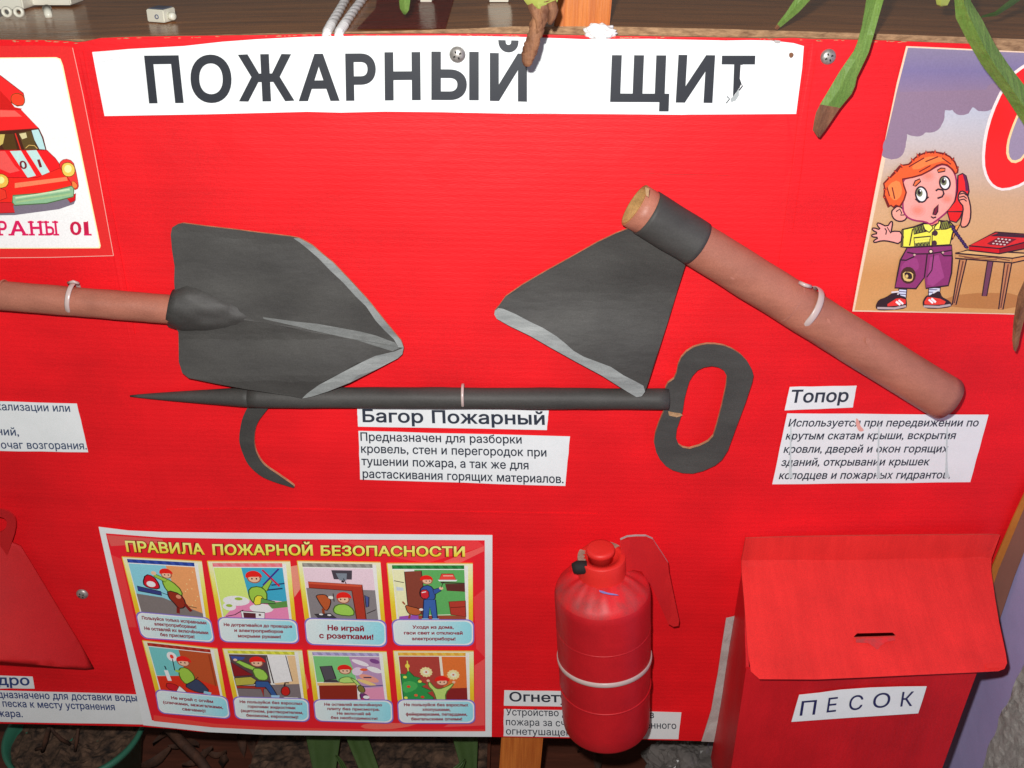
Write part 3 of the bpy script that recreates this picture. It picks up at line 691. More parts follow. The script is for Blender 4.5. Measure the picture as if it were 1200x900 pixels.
for l in ([(160,240),(230,160),(250,180)],[(310,145),(390,60),(370,100)],[(420,62),(490,50),(470,66)],[(540,66),(600,70)],[(640,110),(660,128)],[(300,170),(420,100)],[(430,130),(530,90)],[(380,210),(470,160)],[(170,330),(190,420)],[(130,330),(150,400)],[(560,100),(630,150)],[(110,390),(150,480)]): a.line(l, (112,30,24), 5)
for cx, cy, rx, ry, px, py, rot in ((398,386,44,60,384,372,-.15),(582,296,40,52,572,284,-.15)):
    a.ell(cx,cy,rx,ry,(248,250,244),rot,lc=K,w=7); a.ell(px,py,24,32,(110,116,84),rot); a.ell(px-2,py-4,13,20,(30,20,24)); a.ell(px+8,py-16,6,8,(250,250,250))
for x_, y_, dx, dy in ((112,340,-10,6),(110,400,-12,8),(150,250,-16,2),(200,205,-18,-2),(250,155,-20,-2),(330,118,-14,-12),(370,86,-8,-16),(430,60,4,-12),(500,54,6,-12),(570,66,14,-8),(640,106,14,-4),(676,170,12,4)):
    a.poly([(x_-7,y_+14),(x_+dx,y_+dy-8),(x_+16,y_+6)], (214,70,34)); a.line([(x_-7,y_+14),(x_+dx,y_+dy-8),(x_+14,y_+6)], (110,30,24), 3)
a.line([(440,420),(456,404)], K, 5); a.line([(350,420),(380,448),(420,440)], K, 5)
a.out([(334,316),(350,280),(386,264),(392,284),(352,322)], (232,110,60), K, 5); a.out([(524,196),(550,180),(584,182),(582,204),(530,214)], (232,110,60), K, 5)
a.line([(510,358),(530,344),(566,352),(574,380),(560,404),(524,416)], K, 7, 1)
a.out([(530,464),(526,520),(510,546),(488,542),(500,500)], (120,30,50), K, 5); a.line([(474,558),(490,570),(514,562)], K, 6)
# receiver and hand
a.out([(600,520),(640,510),(720,512),(700,570),(670,604),(620,590)], (220,28,24), K, 5)
a.out([(684,238),(720,222),(746,240),(762,300),(770,360),(756,420),(730,470),(720,520),(600,520),(660,440),(680,360)], (228,36,32), K, 6)
a.poly([(720,226),(744,240),(762,300),(768,356),(744,360),(738,290)], (96,30,70))
a.out([(700,640),(716,560),(728,480),(700,450),(684,420),(690,380),(712,356),(748,372),(770,420),(786,500),(780,590),(750,640)], (240,146,124), K, 6, 1)
for y in (384, 408, 430): a.line([(694,y),(730,y-8),(752,y+10)], K, 5)
for i in range(8): a.ell(640+i*15+random.uniform(-3,3), 640+i*22, 18, 9, (76,50,104), .5, lc=(40,24,60), w=4, n=10)
a.f = lambda x, y: (x, y)
a.build('print', r)

# ------------------------------------------------------------------ fire safety rules poster
r = empty('poster', B(576, 863, .002), 'red fire safety rules poster with eight small cartoon cards in two rows, bottom centre left', 'poster')
out_ = [(115.5,617.5),(150,621.8),(190,623.6),(260,624.4),(350,625.2),(470,626.3),(577,627.2),(576.8,745),(576.2,863.4),(440,862.7),(310,861),(245,858),(205,853.5),(168,849.8),(142,735)]
sheet('paper', out_, ['papercap', 'papercap'], off=lambda x, y: .0026, thick=.0004, surf=P, parent=r)
a = Art(P, .0030)
RB = (206,26,40)
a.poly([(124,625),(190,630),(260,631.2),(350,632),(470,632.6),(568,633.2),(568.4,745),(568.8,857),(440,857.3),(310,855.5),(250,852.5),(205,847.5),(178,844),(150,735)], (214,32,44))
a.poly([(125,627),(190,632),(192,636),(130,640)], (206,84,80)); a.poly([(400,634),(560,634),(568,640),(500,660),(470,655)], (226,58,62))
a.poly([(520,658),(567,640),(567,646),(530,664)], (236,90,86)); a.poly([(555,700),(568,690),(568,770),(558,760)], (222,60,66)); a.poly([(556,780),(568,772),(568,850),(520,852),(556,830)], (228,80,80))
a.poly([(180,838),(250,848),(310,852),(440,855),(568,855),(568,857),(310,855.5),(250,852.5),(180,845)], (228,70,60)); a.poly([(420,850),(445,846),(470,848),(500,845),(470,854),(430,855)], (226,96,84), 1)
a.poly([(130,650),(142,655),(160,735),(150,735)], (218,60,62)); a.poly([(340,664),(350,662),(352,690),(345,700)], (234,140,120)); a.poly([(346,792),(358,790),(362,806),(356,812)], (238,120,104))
def hd(s_, xs, bold, c1, c2, dy=0):
    a.text(s_, xs[0], xs[1], (-1.2,-10.5), c1, bold, c2)
for bold, c1, c2 in ((.075,(110,30,10),(120,20,16)), (.03,(250,190,40),(255,240,130))):
    a.text('ПРАВИЛА', (148.5,646.2), (240,649.6), (-2.2,-12.2), c1, bold, c2)
    a.text('ПОЖАРНОЙ', (249.5,649.9), (367,650.6), (-1,-11.8), c1, bold, c2)
    a.text('БЕЗОПАСНОСТИ', (376,650.8), (545,652), (-.3,-11.2), c1, bold, c2)
a.lw = 1.3; BK = (40,26,30); HR = (216,34,28); SKN = (246,180,150); GRN = (150,190,70); GR2 = (120,168,60)
def q2(q):
    tl, tr, br, bl = q
    return lambda s, t: ((tl[0]*(1-s)+tr[0]*s)*(1-t)+(bl[0]*(1-s)+br[0]*s)*t, (tl[1]*(1-s)+tr[1]*s)*(1-t)+(bl[1]*(1-s)+br[1]*s)*t)
def head(x, y, r_, look=0):
    a.ell(x+look*.1*r_, y+.25*r_, r_*.78, r_*.72, SKN, n=14, lc=(150,80,60), w=r_*.12)
    a.poly([(x-1.05*r_,y+.15*r_),(x-.9*r_,y-.6*r_),(x-.3*r_,y-r_),(x+.4*r_,y-r_),(x+.95*r_,y-.5*r_),(x+1.05*r_,y+.2*r_),(x+.7*r_,y-.05*r_),(x+.2*r_,y+.0*r_),(x-.3*r_,y-.02*r_),(x-.7*r_,y+.12*r_)], HR, 1)
    a.ell(x-.25*r_+look*.2*r_, y+.3*r_, .1*r_, .15*r_, BK, n=8); a.ell(x+.3*r_+look*.2*r_, y+.3*r_, .1*r_, .15*r_, BK, n=8)
cards = [
 ((143,652.4),(236.4,657.6),(246,725),(159.5,717.5),(251,752.5),(166.5,747), (38,62,140), ['Пользуйся только исправными','электроприборами!','Не оставляй их включёнными','без присмотра!']),
 ((243,657.5),(340,657.6),(347,727),(255.5,724),(350,753.5),(259.5,751.5), (228,110,120), ['Не дотрагивайся до проводов','и электроприборов','мокрыми руками!']),
 ((348.3,657.3),(445.8,658.8),(451.5,727.7),(357.5,725),(452.5,757.3),(360.3,754.5), (130,126,120), ['Не играй','с розетками!']),
 ((453.5,660),(554,660.2),(554.3,727),(459.8,726.7),(554.5,756),(462.5,755.6), (30,110,50), ['Уходя из дома,','гаси свет и отключай','электроприборы!']),
 ((167,750.5),(254.7,760),(265.5,817),(182.4,808.6),(269.5,841.8),(187,835), (150,40,30), ['Не играй с огнём','(спичками, зажигалками,','свечами)!']),
 ((261,760),(354,762),(361,819.6),(273.6,817),(362,845.2),(276.8,842), (190,190,60), ['Не пользуйся без взрослых','горючими жидкостями','(ацетоном, растворителем,','бензином, керосином)!']),
 ((360.4,762),(453,763.6),(459,821),(368,820.4),(460,847),(370.6,844.5), (150,140,180), ['Не оставляй включённую','плиту без присмотра.','Не включай её','без необходимости!']),
 ((461,762.6),(555,763),(555.6,821),(466.4,820.4),(555.8,847.2),(468,847), (214,160,60), ['Не пользуйся без взрослых','хлопушками,','фейерверками, петардами,','бенгальскими огнями!'])]
def scene(i):
    p = a.poly; o = a.out; e = a.ell; l = a.line
    if i == 0:
        p([(0,0),(60,0),(64,100),(0,80)], (130,196,210)); p([(56,0),(100,0),(100,104),(70,100)], (240,150,96)); p([(0,62),(40,66),(100,92),(100,108),(0,104)], (120,112,110))
        o([(4,46),(40,54),(40,62),(4,56)], (52,60,120), BK, 1); o([(14,40),(22,20),(34,24),(40,40),(38,50),(20,48)], (196,24,40), BK, 1.5, 1); e(27,40,7,6,(240,230,220)); l([(40,56),(50,60),(54,70)], BK, 1)
        o([(46,26),(60,30),(74,50),(70,66),(52,56),(46,42)], GRN, (70,90,30), 1.5, 1); o([(50,34),(34,24),(36,18),(54,28)], GRN, (70,90,30), 1); e(35,17,4,4,SKN); head(54,16,10)
        o([(50,50),(70,56),(76,72),(72,84),(62,86),(56,74),(50,66)], (140,44,30), BK, 1.5, 1); l([(62,84),(60,96)], (120,30,24), 4); l([(74,76),(82,90)], (120,30,24), 4); e(66,62,4,4,(210,140,110)); l([(80,80),(92,82)], (60,80,60), 1)
        for q in range(9): e(random.uniform(74,98), random.uniform(10,80), 1, 1, (250,210,150), n=6)
    elif i == 1:
        p([(0,0),(42,0),(46,70),(0,104)], (200,220,120)); p([(40,0),(100,0),(100,66),(44,60)], (60,160,190)); p([(0,100),(30,64),(100,66),(100,106),(0,106)], (232,130,170))
        e(24,66,20,10,(240,244,240)); e(12,78,10,8,(246,248,244)); e(60,80,18,9,(244,224,236)); e(28,62,6,3,(150,180,60)); e(12,76,5,3,(150,180,60))
        p([(70,70),(100,64),(100,76),(76,80)], (90,140,70)); l([(70,44),(96,40)], (30,50,90), 2); l([(80,34),(100,30)], (30,70,110), 2)
        o([(46,40),(62,36),(72,46),(70,66),(50,72),(44,58)], GRN, (60,90,30), 1.5, 1); o([(54,54),(66,56),(62,72),(48,74)], (240,210,60), BK, 1, 1); o([(66,38),(78,22),(82,26),(72,46)], GRN, (60,90,30), 1); o([(62,60),(82,66),(82,70),(60,70)], (90,150,80), BK, 1); head(56,18,12)
        l([(70,4),(92,36)], (190,30,70), 2.5); l([(94,2),(68,34)], (60,40,130), 2); l([(32,84),(18,94),(4,98)], BK, 1)
        o([(28,86),(64,88),(62,104),(28,102)], (240,236,230), BK, 1.2); p([(31,89),(50,90),(49,101),(31,100)], (90,40,50)); e(56,93,2,2,(90,60,60))
    elif i == 2:
        p([(0,0),(100,0),(100,44),(0,44)], (236,196,206)); p([(0,40),(100,42),(100,106),(0,106)], (128,122,124))
        p([(40,4),(70,4),(68,22),(42,22)], (70,64,72)); p([(46,10),(62,10),(60,24),(50,24)], (120,130,140)); l([(55,24),(54,28)], BK, 3); l([(56,20),(60,34),(58,44)], BK, 1)
        o([(4,28),(82,32),(82,106),(68,104),(66,44),(4,40)], (166,54,38), (90,30,20), 1.2); p([(4,28),(82,32),(80,36),(4,32)], (196,80,54))
        o([(12,54),(26,52),(30,58),(34,64),(30,78),(24,86),(18,74),(14,62)], (176,84,44), BK, 1.2, 1); e(34,58,4,3,(230,220,210)); l([(20,80),(20,90)], (140,60,30), 3)
        o([(34,84),(40,72),(56,70),(66,82),(64,94),(40,92)], (150,196,80), (70,100,40), 1.5, 1); head(53,58,11,-1); l([(38,50),(38,66)], BK, 1)
        o([(6,92),(30,90),(38,98),(14,104)], (60,56,62), BK, 1); e(16,92,3,1.6,(230,230,230)); e(28,93,3,1.6,(230,230,230)); l([(84,88),(98,80)], BK, 1)
        o([(84,52),(90,56),(88,74),(84,76)], (70,84,140), BK, 1)
    elif i == 3:
        p([(0,0),(16,0),(20,106),(0,106)], (226,226,176)); p([(30,0),(100,0),(100,98),(30,98)], (90,164,90)); o([(16,4),(40,2),(42,96),(16,76)], (128,62,48), BK, .8); l([(0,22),(14,26)], BK, 1); p([(2,34),(12,36),(12,42),(2,42)], (190,200,210))
        p([(30,92),(100,92),(100,106),(30,106)], (150,70,50)); p([(2,94),(30,90),(30,106),(0,106)], (150,80,170)); l([(36,92),(80,90)], (230,220,200), 1)
        o([(68,8),(84,8),(88,20),(64,20)], (222,70,60), (130,30,30), 1); l([(70,12),(84,12)], (244,180,160), 1.5); p([(62,20),(90,20),(88,23),(64,23)], (240,230,220)); p([(66,24),(100,26),(100,28),(66,27)], (60,40,40)); p([(72,28),(100,28),(100,44),(74,42)], (90,44,40)); o([(76,64),(100,62),(100,94),(78,90)], (170,56,44), (90,30,20), 1); l([(78,76),(100,74)], (90,30,20), 1)
        o([(38,34),(50,30),(58,44),(56,62),(40,60),(34,50)], (50,84,150), BK, 1.2, 1); o([(54,40),(64,36),(66,42),(56,50)], (50,84,150), BK, 1); e(66,37,3,3,SKN); l([(66,36),(70,24)], BK, .8)
        o([(36,40),(48,40),(48,58),(36,58)], (196,40,50), BK, 1, 1); l([(38,46),(44,44)], (240,230,230), 1.4)
        o([(40,60),(57,60),(58,100),(51,100),(48,74),(44,100),(36,100)], (56,94,160), (20,30,60), 1.2); p([(35,98),(45,98),(44,104),(34,104)], (150,200,210)); p([(50,98),(60,98),(60,104),(51,104)], (150,200,210)); head(46,20,9,1)
        o([(12,70),(20,74),(32,78),(36,86),(30,92),(18,90),(14,84)], (176,90,50), BK, 1, 1); l([(12,70),(9,64)], (150,70,40), 2); l([(18,90),(16,98)], (150,70,40), 2.4); e(35,80,3,2.5,(230,220,210))
    elif i == 4:
        p([(0,0),(52,0),(52,60),(0,68)], (110,186,186)); p([(48,0),(100,0),(100,84),(50,70)], (178,78,40)); l([(0,68),(40,64)], (230,200,190), 2); p([(0,68),(50,60),(100,78),(100,108),(0,108)], (208,50,30)); l([(96,4),(96,78)], (150,60,30), 2)
        e(34,18,8,11,(252,236,220)); e(34,18,3,5,(226,60,50)); l([(34,24),(33,50)], BK, 1.2); l([(18,52),(20,76)], (236,230,230), 5); l([(19,50),(18,42)], (40,40,60), 1.6)
        o([(40,44),(54,40),(64,56),(62,74),(46,82),(38,66)], GRN, (70,90,30), 1.5, 1); l([(40,52),(34,50)], GRN, 4); l([(54,78),(70,60)], BK, 1); head(52,26,12,-1)
        o([(42,84),(58,72),(66,64),(76,76),(84,92),(70,98),(54,94)], (56,66,92), BK, 1.2, 1); p([(74,92),(86,94),(84,100),(72,98)], (140,190,210))
        o([(14,80),(34,86),(28,102),(10,94)], (190,30,40), (90,20,20), 1, 1); o([(26,100),(34,86),(46,102),(38,104)], (232,226,220), BK, 1)
    elif i == 5:
        p([(0,0),(56,0),(56,66),(0,74)], (86,64,70)); p([(56,0),(100,0),(100,106),(60,66)], (226,186,140)); p([(58,0),(88,0),(90,60),(60,66)], (226,224,232)); l([(57,0),(60,66)], BK, 1.4); l([(86,0),(90,60)], BK, 1)
        p([(0,74),(100,66),(100,106),(0,106)], (120,110,112)); o([(0,18),(22,40),(30,48),(0,52)], (130,30,34), BK, 1); o([(0,56),(26,52),(34,60),(28,70),(0,74)], (176,170,70), BK, 1); o([(0,74),(44,74),(46,80),(42,80),(40,100),(38,80),(0,80)], (166,50,40), BK, .8)
        o([(14,14),(26,22),(36,30),(34,38),(20,30),(8,18)], (150,196,80), (70,100,40), 1.2); o([(30,32),(46,32),(54,48),(50,60),(34,58)], (150,196,80), (70,100,40), 1.3, 1); p([(2,4),(24,6),(20,12),(4,14)], (60,80,150)); e(8,13,3,3,SKN); head(41,16,12,-1)
        o([(32,62),(52,62),(58,80),(62,94),(54,98),(46,76),(30,76)], (50,84,140), BK, 1.2); p([(52,94),(66,94),(64,102),(52,102)], (150,190,220)); o([(72,74),(82,72),(84,88),(76,96),(68,90)], (186,34,30), BK, 1, 1); l([(76,72),(78,64),(84,64)], BK, 2)
        p([(60,104),(74,98),(94,98),(100,104)], (226,226,226))
    elif i == 6:
        p([(0,0),(60,0),(60,56),(0,60)], (120,190,120)); p([(54,0),(100,0),(100,70),(64,74)], (176,140,176))
        for cx, cy, rx, ry, c in ((70,14,14,5,(226,214,226)),(90,30,12,6,(236,226,236)),(80,50,16,7,(222,150,130)),(64,34,8,10,(214,196,214)),(92,10,8,5,(120,70,130)),(76,60,16,4,(236,190,120))): e(cx,cy,rx,ry,c,.5)
        p([(68,74),(100,70),(100,106),(68,106)], (214,140,170)); l([(62,70),(100,66)], (80,70,130), 1.6)
        o([(8,24),(26,22),(30,52),(12,56)], (80,76,84), BK, 1.2); o([(12,56),(30,54),(34,60),(10,60)], (70,66,72), BK, .8); p([(0,62),(62,60),(62,66),(0,68)], (222,180,110)); p([(2,68),(60,66),(58,106),(0,106)], (134,40,28)); 
        o([(34,52),(46,46),(56,50),(62,60),(34,62)], (170,206,110), (80,110,50), 1.2, 1); o([(52,50),(60,54),(66,66),(60,66)], (170,206,110), (80,110,50), 1); head(45,30,11); e(74,30,6,3,(226,90,40)); l([(72,48),(84,48)], (50,46,80), 2)
        o([(60,68),(68,66),(72,76),(70,84),(62,82)], (120,110,50), BK, 1, 1); o([(62,84),(72,86),(78,98),(64,104)], (110,50,110), BK, 1, 1); e(72,94,5,4,(230,220,220)); e(66,100,3,3,(200,40,60))
    else:
        p([(0,0),(64,0),(64,100),(0,106)], (166,62,54)); p([(62,0),(100,0),(100,76),(64,72)], (214,110,50)); l([(62,0),(63,44)], (236,216,196), 3); p([(60,74),(100,72),(100,106),(60,106)], (130,34,34))
        o([(12,32),(20,46),(30,50),(24,56),(38,64),(30,70),(46,80),(38,84),(48,96),(40,106),(0,106),(0,40),(8,42)], (44,140,70), (20,80,40), 1.2); p([(0,60),(16,56),(26,66),(18,80),(0,86)], (70,166,84), 1)
        for x, y, c in ((10,70,(214,60,40)),(30,94,(214,60,40)),(6,48,(240,220,90)),(20,90,(224,90,60)),(28,58,(240,220,90)),(4,96,(240,220,90))): e(x,y,3,3,c,n=8)
        o([(10,16),(13,16),(13,30),(10,30)], (244,190,60), (150,80,20), .8); e(11.5,22,3.5,5,(248,200,70)); l([(12,10),(12,34)], (250,210,90), 1.4)
        for cx, cy in ((39,36),(80,42)):
            e(cx,cy,9,11,(250,206,150)); e(cx,cy,5,6,(254,238,200))
            for q in range(12): l([(cx+4*math.cos(q*.52),cy+5*math.sin(q*.52)),(cx+10*math.cos(q*.52),cy+12*math.sin(q*.52))], (252,220,160), .9)
            e(cx,cy,1.6,2,(200,90,60))
        o([(42,56),(40,68),(48,80),(52,106),(66,106),(66,84),(78,68),(80,60),(68,70),(56,76),(50,72)], (176,206,110), (80,110,50), 1.3, 1); e(41,56,2.5,3,SKN); e(80,59,2.5,3,SKN); head(62,56,11)
for i, (ftl, ftr, ttr, ttl, tbr, tbl, bar, words) in enumerate(cards):
    Q = q2((ftl, ftr, ttr, ttl)); a.f = lambda x, y: (x, y)
    a.grad([ftl, ftr, (ttr[0], ttr[1]+3), (ttl[0], ttl[1]+3)], [(250,240,190),(248,224,120),(248,196,50),(246,176,36)], 10)
    a.line([ftl, ftr], (236,160,60), .9); a.line([ftl, (ttl[0], ttl[1])], (250,190,60), .8)
    im = (Q(.055,.045), Q(.945,.045), Q(.945,1.06), Q(.055,1.06))
    a.grad(list(im), [(244,236,216),(244,236,216)], 1)
    a.grad([Q(.055,.035), Q(.90,.035), Q(.90,.10), Q(.055,.10)], [bar, bar], 1)
    for k in range(8): a.poly([Q(.06+k*.106,.04), Q(.11+k*.106,.04), Q(.135+k*.106,.095), Q(.085+k*.106,.095)], tuple(min(255, int(v*1.08+12)) for v in bar))
    Qi = q2((Q(.06,.115), Q(.90,.115), Q(.915,1.04), Q(.075,1.04)))
    a.f = lambda x, y, Qi=Qi: Qi(x/100, y/106)
    n0 = len(a.V)
    scene(i)
    a.f = lambda x, y: (x, y)
    T = q2((ttl, ttr, tbr, tbl))
    def rr(m, n=5):
        pts = []; rx, ry = .09, .24
        for cx, cy, s0 in ((1-m-rx, m*3+ry, -90), (1-m-rx, 1-m*3-ry, 0), (m+rx, 1-m*3-ry, 90), (m+rx, m*3+ry, 180)):
            for k in range(n+1):
                t = math.radians(s0+90*k/n); pts.append(T(cx+rx*math.cos(t), cy+ry*math.sin(t)))
        return pts
    a.poly(rr(-.014), (126,110,190)); a.poly(rr(0), (238,236,226))
    tb = rr(.016); xs = [p_[0] for p_ in tb]; x0, x1 = min(xs), max(xs); c0, c1 = lin((206,232,232)), lin((140,208,220))
    a.poly(tb, lambda v: tuple(c0[j]+(c1[j]-c0[j])*max(0, min(1, (v[0]-x0)/(x1-x0)*1.4-.35)) for j in range(3)))
    n = len(words); mx = max(len(w_) for w_ in words); big = 1.0 if n == 2 else (.86 if mx < 26 else .84)
    for k, w_ in enumerate(words):
        t = (.5+(k-(n-1)/2)*(.235 if n != 4 else .21))+.075
        hw = (.017*len(w_) if n == 4 else .0185*len(w_))*(1.55 if n == 2 else 1.0); hw = min(hw, .44); 
        h = (tbl[1]-ttl[1])*(.20 if n == 2 else .125)
        if n == 2: t = .5+(k-.5)*.32+.09
        a.text(w_, T(.5-hw, t), T(.5+hw, t), (-.6 if i in (0,4) else -.2, -h), (136,16,40), .04)
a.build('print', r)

# ================================================================== screws that hold the board
def screw(px, py, rp, label, off=.002, sf=P):
    c = sf(px, py, off); s = scale_at(c); R_ = rp/s
    r = empty('screw', c, label, 'screw', None)
    bm = bmesh.new(); rings = []
    for q in range(7):
        t = q/6*math.pi/2; rr_ = R_*math.cos(t); h = R_*.55*math.sin(t)
        if q == 6: rings.append([bm.verts.new(c+Vector((0, -h, 0)))]); break
        rings.append([bm.verts.new(c+Vector((rr_*math.cos(2*math.pi*k/24), -h, rr_*math.sin(2*math.pi*k/24)))) for k in range(24)])
    for A, Bq in zip(rings, rings[1:]):
        for k in range(24):
            if len(Bq) == 1: bm.faces.new([A[k], A[(k+1)%24], Bq[0]])
            else: bm.faces.new([A[k], A[(k+1)%24], Bq[(k+1)%24], Bq[k]])
    bm_obj('screw_head', bm, 'metal', r, True)
    for an in (.5, .5+math.pi/2):
        d = Vector((math.cos(an), 0, math.sin(an)))*R_*.55; w_ = Vector((-math.sin(an), 0, math.cos(an)))*R_*.1; o_ = Vector((0, -R_*.53, 0))
        hexa('slot', [c+o_-d-w_, c+o_+d-w_, c+o_+d+w_, c+o_-d+w_] + [c+o_*.9-d*.9-w_, c+o_*.9+d*.9-w_, c+o_*.9+d*.9+w_, c+o_*.9-d*.9+w_], 'dark', r)
screw(536, 64, 9.5, 'round metal screw head pushed through the title above the letter Ы', .0032)
screw(970.5, 66.5, 9.2, 'round metal screw head on bare red board between the title and the green leaf', .001, B)
screw(96.5, 696, 7, 'round metal screw head on the red board beside the poster of rules, lower left', .001, B)
o = sheet('pin_hole', smooth_loop([(925,62),(929,61.5),(930.5,65),(927,68.5),(924.5,66)], 1), ['root','root'], off=lambda x, y: .0032, thick=.0002); tag(o, 'tiny torn pin hole near the right end of the white title paper', 'pin hole')
o = sheet('pin_hole', smooth_loop([(906,47),(916,47.5),(913,51),(908,50.5)], 1), ['tape','tape'], off=lambda x, y: .0034, thick=.0002); tag(o, 'grey scuffed dent on the very top edge of the title paper at its right end', 'pin hole')

# ================================================================== shovel
def cen_tube(a_, b_, rp, off):            # centre line and radius of a tube whose picture half width is rp
    A, C = P(*a_, off), P(*b_, off); return A, C, rp/scale_at(A), rp/scale_at(C)
sh = empty('shovel', P(300, 400, .005), 'cardboard model shovel, grey pointed blade with pale edges and salmon handle running out left', 'shovel')
bl = [(208,263),(214,261.5),(240,265),(275,269),(310,273.5),(340,277),(350,279),(358,283),(366,287.5),(378,298),(390,307.5),(412.5,331),(432,352.5),(450,375),(463,391),(470,399),(473,407.5),(471.5,415),(466,420),(440,433.5),(410,448.5),(385,458.5),(365,465),(354,467),(340,464),(310,459.5),(286.7,456),(250,449),(221,443),(213.5,437),(209.5,424),(209,389),(207,386),(206,360),(204,330),(204.5,312),(201.5,293),(200,275),(201.5,267)]
def ridge(x, y):
    # distance from the middle line (207,364)-(472,408)
    t = ((x-207)*265+(y-364)*44)/(265**2+44**2); d = abs((x-207)*(-44)+(y-364)*265)/math.hypot(265, 44)
    return .010 + .0125*min(1, max(0, (y-395)/50))*(1 if x < 420 else max(0, 1-(x-420)/50)) + .012*max(0, 1-d/95)*(0.35+.65*min(1, max(0, 1-t))) + .0012*noise.noise(Vector((x*.02, y*.02, 5)))
z1 = [(344,279.3),(350,279),(358,283),(366,287.5),(378,298),(390,307.5),(412.5,331),(432,352.5),(450,375),(463,391),(470,399),(473,407.5),(467,407),(461.5,397.5),(450,386.5),(440,375.5),(429,359),(417,347.5),(402,331),(387,317),(372,301.5),(361,292),(351,284)]
z2 = [(473,407.5),(471.5,415),(466,420),(440,433.5),(410,448.5),(385,458.5),(365,465),(354,467),(360,461),(374,451),(400,437),(425,424),(440,417),(462,412)]
z3 = [(308,371.6),(330,374.6),(348,377),(372,379.5),(400,384.5),(422,388.5),(440,393),(463,401.5),(468,408),(460,411.5),(440,405.5),(420,399),(395,393.5),(372,388.5),(350,383),(330,378.5),(309,373.6)]
sheet('blade', bl, ['grey','card','greylt','greymid'], off=ridge, thick=.0022, grid=7, smooth=False, creases=[[(225,368.5),(320,380),(396,393.5),(466,407)]], zones=[(z1,2),(z2,2),(z3,3)], parent=sh)
# socket: folded sleeve narrowing to the middle of the blade
def socket():
    bm = bmesh.new(); secs = []
    N_ = 22
    for i in range(N_+1):
        t = i/N_; cx = 199+(322-199)*t; cy = 364+(378.5-364)*t
        hw = 22*(1-t)**.62 if t < 1 else 0; hw = 22.5*(1-t**1.9)+.6
        row = []
        for k in range(15):
            an = math.pi*(k/14); s_ = -math.cos(an)
            wd = hw*(1.48 if s_ < 0 else 1.0)*min(1, .72+.1*i); x = cx + s_*hw*(-.16); y = cy + s_*wd
            if i == 0: x -= 3.5*math.sin(an)
            h = .0112*(1-t*.5) + (math.sin(an)**(1.7 if s_ < 0 else 1.0))*.0138*(1-t**1.4) + .0022*math.sin(an)
            h += (.0026*noise.noise(Vector((t*7, k*.6, 2)))+.0012*noise.noise(Vector((t*18, k*1.2, 6))))*math.sin(an)
            row.append(bm.verts.new(P(x, y, h + (.004 if 0<k<14 else 0))))
        secs.append(row)
    for A, C in zip(secs, secs[1:]):
        for k in range(14): bm.faces.new([A[k], A[k+1], C[k+1], C[k]])
    o = bm_obj('socket', bm, ['grey'], sh, True)
    m = o.modifiers.new('thickness', 'SOLIDIFY'); m.thickness = .0016; m.offset = -1
socket()
sheet('socket_flap', [(194,372),(214,372.5),(244,375.5),(245,378.5),(228,385.5),(206.5,386.3),(197,383),(193.5,377)], ['grey','greylt'], off=lambda x, y: .0205-.009*max(0,(y-372)/14), thick=.0012, grid=5, parent=sh)
A, C, ra, rc = cen_tube((-70,340.5), (214,363.8), 17.3, .0152)
tube('handle', along(A, C, 26), [ra+(rc-ra)*i/25 for i in range(26)], 'salmon', sh, wob=.03)
A0 = P(4,345.5,.0152); torus('joint_edge', A0, C-A, ra*1.0, .0006, 'salmon2', sh)
tc_ = P(85.5, 349.5, .0152); torus('cable_tie', tc_, (C-A).normalized()+Vector((0,0,-.10)), ra*1.03+.0005, .0007, 'tie', sh, squash=3.2)
tube('tie_head', [P(80,331.5,.0165), P(86,330,.0195), P(92,332,.0165)], .0014, 'tie', sh, seg=8)

# ================================================================== pike pole (bagor)
pk = empty('hook_pole', P(470, 466, .005), 'long grey pole with pointed tip, curved hook underneath and flat oval ring grip', 'fire hook')
a0, b0 = (292,465.5), (783,467.6)
A, C, ra, rc = cen_tube(a0, b0, 12.6, .0108)
tube('shaft', along(A, C, 40), [ra*(1.0+.02*math.sin(i*.5)) for i in range(40)], 'grey', pk, wob=.035)
T0 = P(152.5,464,.004); 
pts = [T0.lerp(A+Vector((.004,0,0)), i/14) for i in range(15)]
tube('spike', pts, [.0008+(ra*.98-.0008)*(i/14)**.85 for i in range(15)], 'grey', pk, wob=.02)
rg = [(780,455),(783,449),(790,444),(793,437),(795,427),(798.5,419),(805,412),(813,407),(821,404.5),(829,403.2),(838,403.4),(848,405),(858,409),(868,415.5),(876,424),(881,433),(883,440),(881.5,448),(874,471),(862,503),(853,528),(846,539),(838,545.5),(824,552),(812,555),(800,554.5),(788,551),(780,546),(773,538),(769,530),(766.5,519),(768,508),(772,496),(778,482)]
ho = [(805,456),(808,446.5),(812,440),(817.5,434),(825,430.5),(834,429),(842,430.5),(848,434),(852,441),(851,452),(846,475),(840,498),(836,511),(830,517.5),(820,522.5),(808,526),(800,524.5),(795,521),(792,513),(793,503),(796.5,493),(800,482),(802,468)]
sheet('ring_grip', rg, ['grey','card'], off=lambda x, y: .009+.004*max(0,(x-800)/80), thick=.0035, holes=[ho], grid=12, parent=pk)
sheet('bare_patch', [(783,482),(790,483.5),(798,484.5),(800,487),(793,489),(784,487)], ['card','card'], off=lambda x, y: .0098, thick=.0004, parent=pk)
hk = [(292,474),(286,485),(282.5,495),(280,512.5),(281,522),(285,533),(289,542),(295,549.5),(306,558.5),(316,563),(326,566.5),(336,569.5),(344,572),(345.3,570),(337,564),(324,555),(312.5,547.5),(306,541),(301.5,533),(298.5,525),(297.5,515),(299,502.5),(303,493),(309,485),(318,474)]
